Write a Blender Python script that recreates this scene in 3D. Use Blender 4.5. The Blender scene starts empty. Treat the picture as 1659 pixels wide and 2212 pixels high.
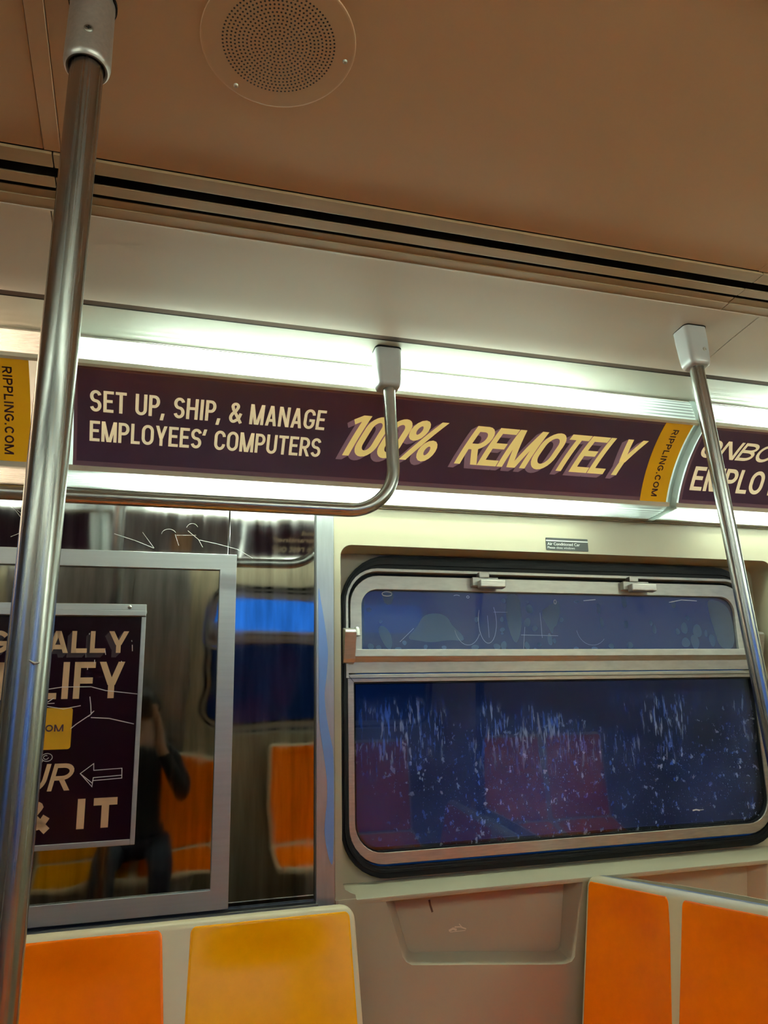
import bpy, bmesh, math, random
from mathutils import Vector, Matrix
from mathutils.geometry import tessellate_polygon
random.seed(7)
PI = math.pi
SC = bpy.context.scene
COL = SC.collection

# ------------------------------------------------------------------ camera, world, exposure
HC = 1.15
cam_d = bpy.data.cameras.new('camera')
cam = bpy.data.objects.new('camera', cam_d)
COL.objects.link(cam)
RM = Matrix(((0.95615505, -0.04995025, -0.28856975),
             (-0.28886219, -0.32312823, -0.90119187),
             (-0.04823027, 0.94503604, -0.32338942)))
cam.matrix_world = Matrix.Translation((0, 0, HC)) @ RM.to_4x4()
cam_d.sensor_fit = 'VERTICAL'
cam_d.sensor_height = 36.0
cam_d.sensor_width = 27.0
cam_d.lens = 1680.6 / 2212 * 36.0
cam_d.clip_start = 0.01
SC.camera = cam

SC.view_settings.view_transform = 'Standard'
SC.view_settings.look = 'None'
SC.view_settings.gamma = 1.0
SC.view_settings.use_curve_mapping = False
SC.view_settings.exposure = 0.42

TUBE = 60.0            # radiance of the fluorescent tubes
SKY = (0.035, 0.27, 1.0)
SKY_STRENGTH = 1.6
world = bpy.data.worlds.new('evening_sky')
SC.world = world
world.use_nodes = True
bgn = world.node_tree.nodes['Background']
bgn.inputs[0].default_value = (*SKY, 1)
bgn.inputs[1].default_value = SKY_STRENGTH

try:
    SC.cycles.use_denoising = True
    SC.cycles.max_bounces = 10
    SC.cycles.diffuse_bounces = 5
    SC.cycles.glossy_bounces = 5
    SC.cycles.transparent_max_bounces = 16
    SC.cycles.sample_clamp_indirect = 6.0
    SC.cycles.caustics_reflective = False
    SC.cycles.caustics_refractive = False
except Exception:
    pass

# ------------------------------------------------------------------ materials
MATS = {}


def mat(name, col, rough=0.5, metal=0.0, spec=0.5, noise=0.0, nscale=(8, 8, 8), bump=0.0, bscale=(20, 20, 20),
        bdist=0.001, emis=None, estr=0.0, coat=0.0, rnoise=0.0, aniso=0.0):
    m = bpy.data.materials.new(name)
    m.use_nodes = True
    nt = m.node_tree
    p = nt.nodes['Principled BSDF']
    p.inputs['Base Color'].default_value = (*col, 1)
    p.inputs['Roughness'].default_value = rough
    p.inputs['Metallic'].default_value = metal
    p.inputs['Specular IOR Level'].default_value = spec
    p.inputs['Coat Weight'].default_value = coat
    p.inputs['Coat Roughness'].default_value = 0.08
    p.inputs['Anisotropic'].default_value = aniso
    if emis:
        p.inputs['Emission Color'].default_value = (*emis, 1)
        p.inputs['Emission Strength'].default_value = estr
    tc = nt.nodes.new('ShaderNodeTexCoord')

    def nz(scale, detail=4):
        mp = nt.nodes.new('ShaderNodeMapping')
        mp.inputs['Scale'].default_value = scale
        n = nt.nodes.new('ShaderNodeTexNoise')
        n.inputs['Scale'].default_value = 1.0
        n.inputs['Detail'].default_value = detail
        nt.links.new(tc.outputs['Object'], mp.inputs[0])
        nt.links.new(mp.outputs[0], n.inputs['Vector'])
        return n
    if noise > 0 or rnoise > 0:
        n = nz(nscale)
        if noise > 0:
            mr = nt.nodes.new('ShaderNodeMapRange')
            mr.inputs['From Min'].default_value = 0.3
            mr.inputs['From Max'].default_value = 0.7
            mr.inputs['To Min'].default_value = 1 - noise
            mr.inputs['To Max'].default_value = 1 + noise * 0.5
            nt.links.new(n.outputs['Fac'], mr.inputs['Value'])
            mx = nt.nodes.new('ShaderNodeMix')
            mx.data_type = 'RGBA'
            mx.blend_type = 'MULTIPLY'
            mx.inputs[0].default_value = 1.0
            mx.inputs[6].default_value = (*col, 1)
            nt.links.new(mr.outputs[0], mx.inputs[7])
            nt.links.new(mx.outputs[2], p.inputs['Base Color'])
        if rnoise > 0:
            mr2 = nt.nodes.new('ShaderNodeMapRange')
            mr2.inputs['From Min'].default_value = 0.3
            mr2.inputs['From Max'].default_value = 0.7
            mr2.inputs['To Min'].default_value = max(0.02, rough - rnoise)
            mr2.inputs['To Max'].default_value = rough + rnoise
            nt.links.new(n.outputs['Fac'], mr2.inputs['Value'])
            nt.links.new(mr2.outputs[0], p.inputs['Roughness'])
    if bump > 0:
        n = nz(bscale, 2)
        b = nt.nodes.new('ShaderNodeBump')
        b.inputs['Strength'].default_value = bump
        b.inputs['Distance'].default_value = bdist
        nt.links.new(n.outputs['Fac'], b.inputs['Height'])
        nt.links.new(b.outputs[0], p.inputs['Normal'])
    MATS[name] = m
    return m


mat('liner', (0.45, 0.395, 0.275), 0.30, noise=0.05, nscale=(3, 3, 3), bump=0.12, bscale=(5, 5, 5), bdist=0.01)
mat('header_panel', (0.52, 0.51, 0.43), 0.32)
mat('cove_panel', (0.70, 0.63, 0.55), 0.33, bump=0.15, bscale=(2, 4, 4), bdist=0.01)
mat('ceiling_panel', (0.64, 0.41, 0.26), 0.34, noise=0.04, nscale=(2, 2, 2), bump=0.1, bscale=(2, 2, 2), bdist=0.01)
mat('slot_trim', (0.40, 0.265, 0.145), 0.38, noise=0.08, nscale=(1.5, 60, 60))
mat('slot_black', (0.004, 0.003, 0.003), 0.7)
mat('floor_vinyl', (0.30, 0.19, 0.12), 0.5, noise=0.3, nscale=(60, 60, 60))
mat('pole_steel', (0.39, 0.38, 0.365), 0.25, 1.0, noise=0.12, nscale=(260, 260, 3), rnoise=0.06)
mat('rail_steel', (0.47, 0.46, 0.44), 0.29, 1.0)
mat('mirror_steel', (0.33, 0.32, 0.315), 0.045, 1.0, noise=0.34, nscale=(45, 45, 0.4), bump=0.09, bscale=(2.2, 2.2, 3.5), bdist=0.02, rnoise=0.02)
mat('dull_mirror_steel', (0.24, 0.225, 0.21), 0.045, 1.0, noise=0.34, nscale=(45, 45, 0.4), bump=0.2, bscale=(2.2, 2.2, 3.5), bdist=0.02, rnoise=0.02)
mat('satin_steel', (0.50, 0.51, 0.50), 0.42, 0.85, noise=0.06, nscale=(3, 3, 120))
mat('jamb_steel', (0.52, 0.54, 0.54), 0.36, 0.85, noise=0.08, nscale=(120, 120, 2))
mat('aluminium', (0.60, 0.58, 0.53), 0.42, 0.6, noise=0.12, nscale=(25, 25, 90))
mat('worn_aluminium', (0.55, 0.50, 0.45), 0.36, 0.8, noise=0.14, nscale=(30, 30, 200))
mat('rubber', (0.006, 0.006, 0.007), 0.5, spec=0.22)
mat('socket_paint', (0.58, 0.58, 0.60), 0.33, 0.1)
mat('socket_silver', (0.52, 0.47, 0.44), 0.36, 0.7, noise=0.1, nscale=(200, 200, 200))
mat('screw_steel', (0.45, 0.43, 0.38), 0.3, 1.0)
mat('joint_brown', (0.075, 0.048, 0.036), 0.9, spec=0.05)
mat('joint_black', (0.01, 0.007, 0.006), 0.9, spec=0.05)
mat('ad_pale', (0.42, 0.44, 0.50), 0.3)
mat('ad_peach', (0.75, 0.50, 0.30), 0.3)
mat('dark', (0.01, 0.008, 0.008), 0.5)
mat('housing_white', (0.8, 0.82, 0.8), 0.5)
mat('track_ivory', (0.72, 0.66, 0.54), 0.4)
mat('channel_metal', (0.32, 0.29, 0.24), 0.45, 0.5)
mat('ad_purple', (0.072, 0.032, 0.075), 0.28)
mat('ad_border', (0.20, 0.105, 0.15), 0.3)
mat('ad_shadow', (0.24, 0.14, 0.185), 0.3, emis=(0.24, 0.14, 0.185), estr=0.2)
mat('ad_cream', (0.95, 0.84, 0.56), 0.35, emis=(0.95, 0.82, 0.50), estr=0.26)      # glow added to the inks, standing in for tube light through the card
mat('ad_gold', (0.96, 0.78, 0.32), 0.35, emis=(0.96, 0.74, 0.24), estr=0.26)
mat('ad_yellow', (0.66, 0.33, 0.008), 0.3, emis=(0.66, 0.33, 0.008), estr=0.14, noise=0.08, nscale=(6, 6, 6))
mat('ad_ink', (0.05, 0.012, 0.03), 0.4)
mat('poster_maroon', (0.012, 0.003, 0.008), 0.14, spec=0.22)
mat('poster_tan', (0.66, 0.43, 0.24), 0.4)
mat('poster_shade', (0.05, 0.026, 0.035), 0.35)
mat('poster_yellow', (0.62, 0.31, 0.01), 0.3)
mat('scratch_white', (0.75, 0.70, 0.68), 0.5)
mat('scratch_steel', (0.8, 0.8, 0.78), 0.5)
mat('seat_shell', (0.76, 0.65, 0.42), 0.30, bump=0.1, bscale=(30, 30, 30), bdist=0.001)
mat('seat_orange', (0.97, 0.18, 0.0005), 0.20, spec=0.22, noise=0.03, nscale=(50, 50, 50), bump=0.15, bscale=(4, 4, 4), bdist=0.01)
mat('seat_amber', (1.0, 0.41, 0.0005), 0.18, spec=0.22, noise=0.03, nscale=(50, 50, 50), bump=0.15, bscale=(4, 4, 4), bdist=0.01)
mat('seat_filler', (0.40, 0.42, 0.46), 0.35, 0.6)
mat('label_black', (0.012, 0.014, 0.013), 0.35)
mat('label_white', (0.82, 0.83, 0.80), 0.4)
mat('painted_reflection', (0.17, 0.28, 0.62), 0.35)  # blue of the windows as reflected in the jamb trim, painted on
mat('scuff', (0.75, 0.66, 0.5), 0.5)
mat('scuff_dark', (0.06, 0.025, 0.012), 0.5)
mat('concrete', (0.055, 0.058, 0.066), 0.9, noise=0.5, nscale=(2, 2, 2))
mat('cool_tube', (0.9, 0.9, 0.9), 0.4, emis=(0.83, 1.0, 0.86), estr=TUBE)
mat('warm_tube', (0.9, 0.9, 0.9), 0.4, emis=(1.0, 0.70, 0.48), estr=TUBE * 0.8)
mat('dimmed_tube', (0.9, 0.9, 0.9), 0.4, emis=(0.90, 1.0, 0.86), estr=TUBE * 0.55)  # opposite tubes, dimmed so less of their light reaches the window wall
mat('lower_cool_tube', (0.9, 0.9, 0.9), 0.4, emis=(0.83, 1.0, 0.86), estr=TUBE * 0.70)


def lens_material(name, ribs):
    m = bpy.data.materials.new(name)
    m.use_nodes = True
    nt = m.node_tree
    for n in list(nt.nodes):
        nt.nodes.remove(n)
    out = nt.nodes.new('ShaderNodeOutputMaterial')
    tr = nt.nodes.new('ShaderNodeBsdfTransparent')
    tr.inputs[0].default_value = (0.95, 1.0, 0.97, 1)
    tl = nt.nodes.new('ShaderNodeBsdfTranslucent')
    tl.inputs[0].default_value = (0.85, 0.93, 0.90, 1)
    df = nt.nodes.new('ShaderNodeBsdfDiffuse')
    df.inputs[0].default_value = (0.75, 0.80, 0.78, 1)
    gl = nt.nodes.new('ShaderNodeBsdfGlossy')
    gl.inputs['Roughness'].default_value = 0.15
    mx = nt.nodes.new('ShaderNodeMixShader')
    mx2 = nt.nodes.new('ShaderNodeMixShader')
    mx2.inputs[0].default_value = 0.18
    mx3 = nt.nodes.new('ShaderNodeMixShader')
    mx3.inputs[0].default_value = 0.05
    if ribs:
        tc = nt.nodes.new('ShaderNodeTexCoord')
        sx = nt.nodes.new('ShaderNodeSeparateXYZ')
        nt.links.new(tc.outputs['Object'], sx.inputs[0])
        ml = nt.nodes.new('ShaderNodeMath')
        ml.operation = 'MULTIPLY'
        ml.inputs[1].default_value = 2 * PI / 0.0115
        ad = nt.nodes.new('ShaderNodeMath')
        ad.operation = 'ADD'
        nt.links.new(sx.outputs['Y'], ad.inputs[0])
        nt.links.new(sx.outputs['Z'], ad.inputs[1])
        nt.links.new(ad.outputs[0], ml.inputs[0])
        sn = nt.nodes.new('ShaderNodeMath')
        sn.operation = 'SINE'
        nt.links.new(ml.outputs[0], sn.inputs[0])
        mr = nt.nodes.new('ShaderNodeMapRange')
        mr.inputs['From Min'].default_value = -1
        mr.inputs['From Max'].default_value = 1
        mr.inputs['To Min'].default_value = 0.25
        mr.inputs['To Max'].default_value = 0.92
        nt.links.new(sn.outputs[0], mr.inputs[0])
        nt.links.new(mr.outputs[0], mx.inputs[0])
    else:
        mx.inputs[0].default_value = 0.95
    nt.links.new(tr.outputs[0], mx.inputs[1])
    nt.links.new(tl.outputs[0], mx.inputs[2])
    nt.links.new(mx.outputs[0], mx2.inputs[1])
    nt.links.new(df.outputs[0], mx2.inputs[2])
    nt.links.new(mx2.outputs[0], mx3.inputs[1])
    nt.links.new(gl.outputs[0], mx3.inputs[2])
    nt.links.new(mx3.outputs[0], out.inputs[0])
    MATS[name] = m


lens_material('ribbed_lens', True)
lens_material('milky_panel', False)


def glass_material(name, tint, film_col, film_fac, specks, gloss=0.6):
    """clear tinted pane, part covered by a thin film or dirt that scatters light"""
    m = bpy.data.materials.new(name)
    m.use_nodes = True
    nt = m.node_tree
    for n in list(nt.nodes):
        nt.nodes.remove(n)
    L = nt.links.new
    out = nt.nodes.new('ShaderNodeOutputMaterial')
    tr = nt.nodes.new('ShaderNodeBsdfTransparent')
    tr.inputs[0].default_value = (*tint, 1)
    gl = nt.nodes.new('ShaderNodeBsdfGlossy')
    gl.inputs['Roughness'].default_value = 0.015
    fr = nt.nodes.new('ShaderNodeFresnel')
    fr.inputs['IOR'].default_value = 1.5
    fm = nt.nodes.new('ShaderNodeMath')
    fm.operation = 'MULTIPLY'
    fm.inputs[1].default_value = gloss * 2
    L(fr.outputs[0], fm.inputs[0])
    tl = nt.nodes.new('ShaderNodeBsdfTranslucent')
    tl.inputs[0].default_value = (*film_col, 1)
    df = nt.nodes.new('ShaderNodeBsdfDiffuse')
    df.inputs[0].default_value = (*film_col, 1)
    fd = nt.nodes.new('ShaderNodeMixShader')
    fd.inputs[0].default_value = 0.35
    L(tl.outputs[0], fd.inputs[1])
    L(df.outputs[0], fd.inputs[2])
    mx = nt.nodes.new('ShaderNodeMixShader')
    L(tr.outputs[0], mx.inputs[1])
    L(fd.outputs[0], mx.inputs[2])
    if specks:
        tc = nt.nodes.new('ShaderNodeTexCoord')

        def nz(sc, lo, hi, amt, detail=3):
            mp = nt.nodes.new('ShaderNodeMapping')
            mp.inputs['Scale'].default_value = sc
            n = nt.nodes.new('ShaderNodeTexNoise')
            n.inputs['Scale'].default_value = 1
            n.inputs['Detail'].default_value = detail
            mr = nt.nodes.new('ShaderNodeMapRange')
            mr.inputs['From Min'].default_value = lo
            mr.inputs['From Max'].default_value = hi
            mr.inputs['To Max'].default_value = amt
            L(tc.outputs['Object'], mp.inputs[0])
            L(mp.outputs[0], n.inputs['Vector'])
            L(n.outputs['Fac'], mr.inputs[0])
            return mr.outputs[0]

        def op(o, a, b):
            q = nt.nodes.new('ShaderNodeMath')
            q.operation = o
            for i, v in enumerate((a, b)):
                if isinstance(v, (int, float)):
                    q.inputs[i].default_value = v
                else:
                    L(v, q.inputs[i])
            return q.outputs[0]
        sx = nt.nodes.new('ShaderNodeSeparateXYZ')
        L(tc.outputs['Object'], sx.inputs[0])
        zz = sx.outputs['Z']
        xx = sx.outputs['X']
        low = nt.nodes.new('ShaderNodeMapRange')          # more splashes towards the lower half
        low.inputs['From Min'].default_value = 0.02
        low.inputs['From Max'].default_value = -0.14
        low.inputs['To Min'].default_value = 0.15
        low.inputs['To Max'].default_value = 1.0
        L(zz, low.inputs[0])
        hig = nt.nodes.new('ShaderNodeMapRange')
        hig.inputs['From Min'].default_value = -0.18
        hig.inputs['From Max'].default_value = -0.06
        L(zz, hig.inputs[0])
        hi2 = nt.nodes.new('ShaderNodeMapRange')
        hi2.inputs['From Min'].default_value = 0.060
        hi2.inputs['From Max'].default_value = -0.005
        L(zz, hi2.inputs[0])
        patch = nz((3.0, 3.0, 3.0), 0.38, 0.62, 1.0, 2)
        patch2 = nz((5.0, 5.0, 3.0), 0.44, 0.58, 1.0, 2)
        blots = op('MULTIPLY', op('MULTIPLY', nz((70, 70, 50), 0.64, 0.675, 0.8, 3), low.outputs[0]), patch)
        dots = op('MULTIPLY', op('MULTIPLY', nz((190, 190, 150), 0.70, 0.74, 0.45, 1), low.outputs[0]), patch)
        runs = op('MULTIPLY', op('MULTIPLY', op('MULTIPLY', nz((130, 130, 16), 0.555, 0.64, 0.6, 4), hig.outputs[0]), hi2.outputs[0]), patch2)
        haze = op('MULTIPLY', nz((2.2, 2.2, 2.0), 0.45, 0.7, 0.14, 3), hi2.outputs[0])
        tot = op('ADD', op('ADD', blots, dots), op('ADD', runs, haze))
        tot = op('ADD', tot, film_fac)
        cl = nt.nodes.new('ShaderNodeClamp')
        L(tot, cl.inputs[0])
        L(cl.outputs[0], mx.inputs[0])
    else:
        mx.inputs[0].default_value = film_fac
    m2 = nt.nodes.new('ShaderNodeMixShader')
    L(fm.outputs[0], m2.inputs[0])
    L(mx.outputs[0], m2.inputs[1])
    L(gl.outputs[0], m2.inputs[2])
    L(m2.outputs[0], out.inputs[0])
    MATS[name] = m


glass_material('filmed_glass', (0.20, 0.21, 0.24), (0.46, 0.46, 0.48), 0.35, False, 0.5)
glass_material('film_blister_glass', (0.50, 0.55, 0.6), (0.50, 0.64, 0.85), 0.46, False, 0.2)
glass_material('dirty_glass', (0.42, 0.47, 0.58), (0.62, 0.68, 0.80), 0.008, True, 0.62)
glass_material('clear_glass', (0.92, 0.95, 1.0), (0.5, 0.5, 0.5), 0.02, False, 0.5)


# ------------------------------------------------------------------ mesh helpers
class MB:
    def __init__(self):
        self.v = []
        self.f = []
        self.m = []

    def face(self, pts, mi=0):
        i = len(self.v)
        self.v += [tuple(p) for p in pts]
        self.f.append(tuple(range(i, i + len(pts))))
        self.m.append(mi)

    def grid(self, rows, mi=0, close_u=False, close_v=False):
        i0 = len(self.v)
        nr, nc = len(rows), len(rows[0])
        for r in rows:
            self.v += [tuple(p) for p in r]
        for a in range(nr if close_v else nr - 1):
            for b in range(nc if close_u else nc - 1):
                a2, b2 = (a + 1) % nr, (b + 1) % nc
                self.f.append((i0 + a * nc + b, i0 + a * nc + b2, i0 + a2 * nc + b2, i0 + a2 * nc + b))
                self.m.append(mi)

    def box(self, x0, x1, y0, y1, z0, z1, fn=None, mi=0):
        P = [(x, y, z) for x in (x0, x1) for y in (y0, y1) for z in (z0, z1)]
        if fn:
            P = [fn(*p) for p in P]
        i = len(self.v)
        self.v += [tuple(p) for p in P]
        for q in ((0, 1, 3, 2), (4, 6, 7, 5), (0, 4, 5, 1), (2, 3, 7, 6), (0, 2, 6, 4), (1, 5, 7, 3)):
            self.f.append(tuple(i + k for k in q))
            self.m.append(mi)

    def poly(self, outer, holes, fn, mi=0):
        loops = [outer] + list(holes)
        flat = [p for l in loops for p in l]
        tris = tessellate_polygon([[Vector((p[0], p[1], 0)) for p in l] for l in loops])
        i = len(self.v)
        self.v += [tuple(fn(*p)) for p in flat]
        for t in tris:
            self.f.append(tuple(i + k for k in t))
            self.m.append(mi)

    def prism(self, outer, d0, d1, fn, holes=(), mi=0):
        """outline in (a, b) between depths d0 and d1; fn(a, b, d)"""
        self.poly(outer, holes, lambda a, b: fn(a, b, d0), mi)
        self.poly(outer, holes, lambda a, b: fn(a, b, d1), mi)
        for l in [outer] + list(holes):
            self.grid([[fn(a, b, d0) for a, b in l], [fn(a, b, d1) for a, b in l]], mi, close_u=True)

    def tube(self, path, r, seg=24, mi=0, caps=True):
        path = [Vector(p) for p in path]
        rows = []
        n = len(path)
        prev = None
        for i, p in enumerate(path):
            t = (path[min(i + 1, n - 1)] - path[max(i - 1, 0)]).normalized()
            if prev is None:
                ref = Vector((0, 1, 0)) if abs(t.y) < 0.9 else Vector((1, 0, 0))
                nrm = (ref - t * ref.dot(t)).normalized()
            else:
                nrm = (prev - t * prev.dot(t)).normalized()
            prev = nrm
            bn = t.cross(nrm)
            rr = r[i] if isinstance(r, (list, tuple)) else r
            rows.append([p + (nrm * math.cos(2 * PI * k / seg) + bn * math.sin(2 * PI * k / seg)) * rr for k in range(seg)])
        self.grid(rows, mi, close_u=True)
        if caps:
            self.face(rows[0], mi)
            self.face(rows[-1], mi)

    def lathe(self, prof, c, seg=48, mi=0):
        rows = [[(c[0] + r * math.cos(2 * PI * k / seg), c[1] + r * math.sin(2 * PI * k / seg), c[2] + z) for k in range(seg)]
                for r, z in prof]
        self.grid(rows, mi, close_u=True)

    def disc(self, c, ax, r, seg=20, mi=0, rx=None):
        ax = Vector(ax).normalized()
        ref = Vector((1, 0, 0)) if abs(ax.x) < 0.9 else Vector((0, 1, 0))
        u = (ref - ax * ref.dot(ax)).normalized()
        w = ax.cross(u)
        c = Vector(c)
        self.face([c + u * r * math.cos(2 * PI * k / seg) + w * r * math.sin(2 * PI * k / seg) for k in range(seg)], mi)


def wpos(o):
    p = Vector((0, 0, 0))
    while o:
        p += o.location
        o = o.parent
    return p


def link(name, mb, mats, parent=None, smooth=True, bevel=0.0, angle=35, recalc=True, label=None):
    me = bpy.data.meshes.new(name)
    off = wpos(parent)
    me.from_pydata([(v[0] - off.x, v[1] - off.y, v[2] - off.z) for v in mb.v], [], mb.f)
    if not isinstance(mats, (list, tuple)):
        mats = [mats]
    for k in mats:
        me.materials.append(MATS[k])
    me.polygons.foreach_set('material_index', mb.m)
    bm = bmesh.new()
    bm.from_mesh(me)
    if recalc:
        bmesh.ops.remove_doubles(bm, verts=bm.verts, dist=1e-6)
        bmesh.ops.recalc_face_normals(bm, faces=bm.faces)
    bm.to_mesh(me)
    bm.free()
    if smooth:
        me.shade_smooth()
        me.set_sharp_from_angle(angle=math.radians(angle))
    o = bpy.data.objects.new(name, me)
    COL.objects.link(o)
    if parent:
        o.parent = parent
    if bevel > 0:
        b = o.modifiers.new('bevel', 'BEVEL')
        b.width = bevel
        b.segments = 2
        b.limit_method = 'ANGLE'
        b.angle_limit = math.radians(40)
        b.harden_normals = False
    if label:
        o['label'] = label
    return o


def tag(o, label, cat, group=None):
    o['label'] = label
    o['category'] = cat
    if group:
        o['group'] = group
    return o


def thing(name, loc, label, cat, group=None):
    o = bpy.data.objects.new(name, None)
    COL.objects.link(o)
    o.location = loc
    o.empty_display_size = 0.05
    return tag(o, label, cat, group)


def struct(o, label=None):
    o['kind'] = 'structure'
    if label:
        o['label'] = label
    return o


T = 0.102
D = 1.9
CY = 1.59           # twice the centre line: the far side is mirrored about Y = CY / 2


def W(x, z, off=0.0):
    """a point of the side wall, which leans in towards its top"""
    return (x, D + off - T * (z - HC), z)


def WM(x, z, off=0.0):
    p = W(x, z, off)
    return (p[0], CY - p[1], p[2])


def arc(cx, cy, rx, ry, a0, a1, n=8):
    return [(cx + rx * math.cos(math.radians(a0 + (a1 - a0) * i / n)), cy + ry * math.sin(math.radians(a0 + (a1 - a0) * i / n)))
            for i in range(n + 1)]


def rrect(x0, x1, z0, z1, rb, rt=None, n=8):
    """rounded rectangle, corner radius rb at the bottom and rt at the top"""
    rt = rb if rt is None else rt
    pts = []
    for (cx, cz, r, a) in ((x0, z0, rb, 180), (x1, z0, rb, 270), (x1, z1, rt, 0), (x0, z1, rt, 90)):
        sx = 1 if cx == x0 else -1
        sz = 1 if cz == z0 else -1
        if r <= 0:
            pts.append((cx, cz))
        else:
            pts += arc(cx + sx * r, cz + sz * r, r, r, a, a + 90, n)
    return pts


# ------------------------------------------------------------------ lettering (own stroke alphabet)
GW = dict(E=.50, S=.56, T=.54, U=.58, P=.55, H=.60, I=.20, M=.76, A=.62, N=.60, G=.62, L=.46, O=.62, Y=.60, C=.59, R=.57,
          F=.48, B=.57, D=.60)
GW.update({',': .18, '.': .18, "'": .18, '&': .66, '1': .36, '0': .56, '%': .92, ' ': .26})


def glyph(ch, w, t):
    l, r, b, tp, m, c = t / 2, w - t / 2, t / 2, 1 - t / 2, 0.5, w / 2
    s = []
    q = []
    h = 1.1 * t
    rx = c - t / 2
    if ch == 'E':
        s = [[(l, 0), (l, 1)], [(l, tp), (w, tp)], [(l, .52), (w * .9, .52)], [(l, b), (w, b)]]
    elif ch == 'F':
        s = [[(l, 0), (l, 1)], [(l, tp), (w, tp)], [(l, .49), (w * .9, .49)]]
    elif ch == 'L':
        s = [[(l, 0), (l, 1)], [(l, b), (w, b)]]
    elif ch == 'T':
        s = [[(c, 0), (c, 1)], [(0, tp), (w, tp)]]
    elif ch == 'I':
        s = [[(c, 0), (c, 1)]]
    elif ch == 'H':
        s = [[(l, 0), (l, 1)], [(r, 0), (r, 1)], [(l, .52), (r, .52)]]
    elif ch in 'O0':
        ry = min(.5 - b, rx * 1.25)
        s = [arc(c, tp - ry, rx, ry, 0, 180, 12) + arc(c, b + ry, rx, ry, 180, 360, 12) + [(r, tp - ry)]]
    elif ch == 'C':
        ry = min(.5 - b, rx * 1.25)
        a0 = 35 if ry > .3 else 0
        s = [([(r, min(.74, tp - ry))] if a0 == 0 else []) + arc(c, tp - ry, rx, ry, a0, 180, 12) + arc(c, b + ry, rx, ry, 180, 360 - a0, 12) + ([(r, max(.26, b + ry))] if a0 == 0 else [])]
    elif ch == 'G':
        ry = min(.5 - b, rx * 1.25)
        a0 = 38 if ry > .3 else 0
        s = [([(r, min(.74, tp - ry))] if a0 == 0 else []) + arc(c, tp - ry, rx, ry, a0, 180, 12) + arc(c, b + ry, rx, ry, 180, 345 if a0 else 360, 12) + [(r, .46)], [(c, .43), (w, .43)]]
    elif ch == 'U':
        ry = min(.5 - b, rx * 1.15)
        s = [[(l, 1)] + arc(c, b + ry, rx, ry, 180, 360, 14) + [(r, 1)]]
    elif ch == 'S':
        ry = (tp - b) / 4
        s = [arc(c, tp - ry, rx, ry, 15, 250, 14) + arc(c, b + ry, rx, ry, 70, -165, 14)]
    elif ch in 'PR':
        ry = (tp - .46) / 2
        s = [[(l, 0), (l, 1)], [(l, tp), (c, tp)] + arc(c, tp - ry, r - c, ry, 90, -90, 10) + [(l, .46)]]
        if ch == 'R':
            q = [(c * 0.95, .46, r + t * .05, 0)]
    elif ch == 'B':
        r1 = (tp - .52) / 2
        r2 = (.52 - b) / 2
        s = [[(l, 0), (l, 1)], [(l, tp), (c, tp)] + arc(c, tp - r1, (r - c) * .92, r1, 90, -90, 10) + [(l, .52)],
             [(c, .52)] + arc(c, b + r2, r - c, r2, 90, -90, 10) + [(l, b)]]
    elif ch == 'D':
        ry = (tp - b) / 2
        s = [[(l, 0), (l, 1)], [(l, tp), (c * .8, tp)] + arc(c * .8, .5, r - c * .8, ry, 90, -90, 16) + [(l, b)]]
    elif ch == 'A':
        q = [(h / 2, 0, c - h * .05, 1), (w - h / 2, 0, c + h * .05, 1)]
        s = [[(w * .24, .27), (w * .76, .27)]]
    elif ch == 'N':
        s = [[(l, 0), (l, 1)], [(r, 0), (r, 1)]]
        q = [(r - h * .1, 0, l + h * .1, 1)]
    elif ch == 'M':
        s = [[(l, 0), (l, 1)], [(r, 0), (r, 1)]]
        q = [(c - h * .2, 0, l + h * .1, 1), (c + h * .2, 0, r - h * .1, 1)]
    elif ch == 'Y':
        s = [[(c, 0), (c, .42)]]
        q = [(c - h * .05, .36, h / 2, 1), (c + h * .05, .36, w - h / 2, 1)]
    elif ch == '1':
        s = [[(r, 0), (r, 1)], [(r, tp), (w * .5, tp), (0.02, .82)]]
    elif ch == '%':
        rr, ry = w * .165, .19
        s = [arc(w * .22, .745, rr, ry, 0, 360, 16), arc(w * .78, .255, rr, ry, 0, 360, 16)]
        q = [(w * .22, 0, w * .80, 1)]
    elif ch == '&':
        s = [[(w * .97, 0), (w * .30, .66)] + arc(w * .45, .80, w * .22, .2 - t / 2, 215, -20, 12) + [(w * .52, .60), (w * .22, .42)]
             + arc(w * .36, .25, w * .36 - t / 2, .25 - t / 2, 130, 300, 10) + [(w * .75, .20), (w * .93, .48)]]
    elif ch == ',':
        q = [(c - t * .45, -.16, c, .16)]
    elif ch == "'":
        q = [(c - t * .45, .68, c + t * .1, 1)]
    elif ch == '.':
        s = [[(c, 0), (c, t * 1.1)]]
    return s, q


def resample(pl, step):
    out = [pl[0]]
    for a, b in zip(pl, pl[1:]):
        d = math.hypot(b[0] - a[0], b[1] - a[1])
        k = max(1, int(math.ceil(d / step)))
        for i in range(1, k + 1):
            out.append((a[0] + (b[0] - a[0]) * i / k, a[1] + (b[1] - a[1]) * i / k))
    return out


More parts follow.
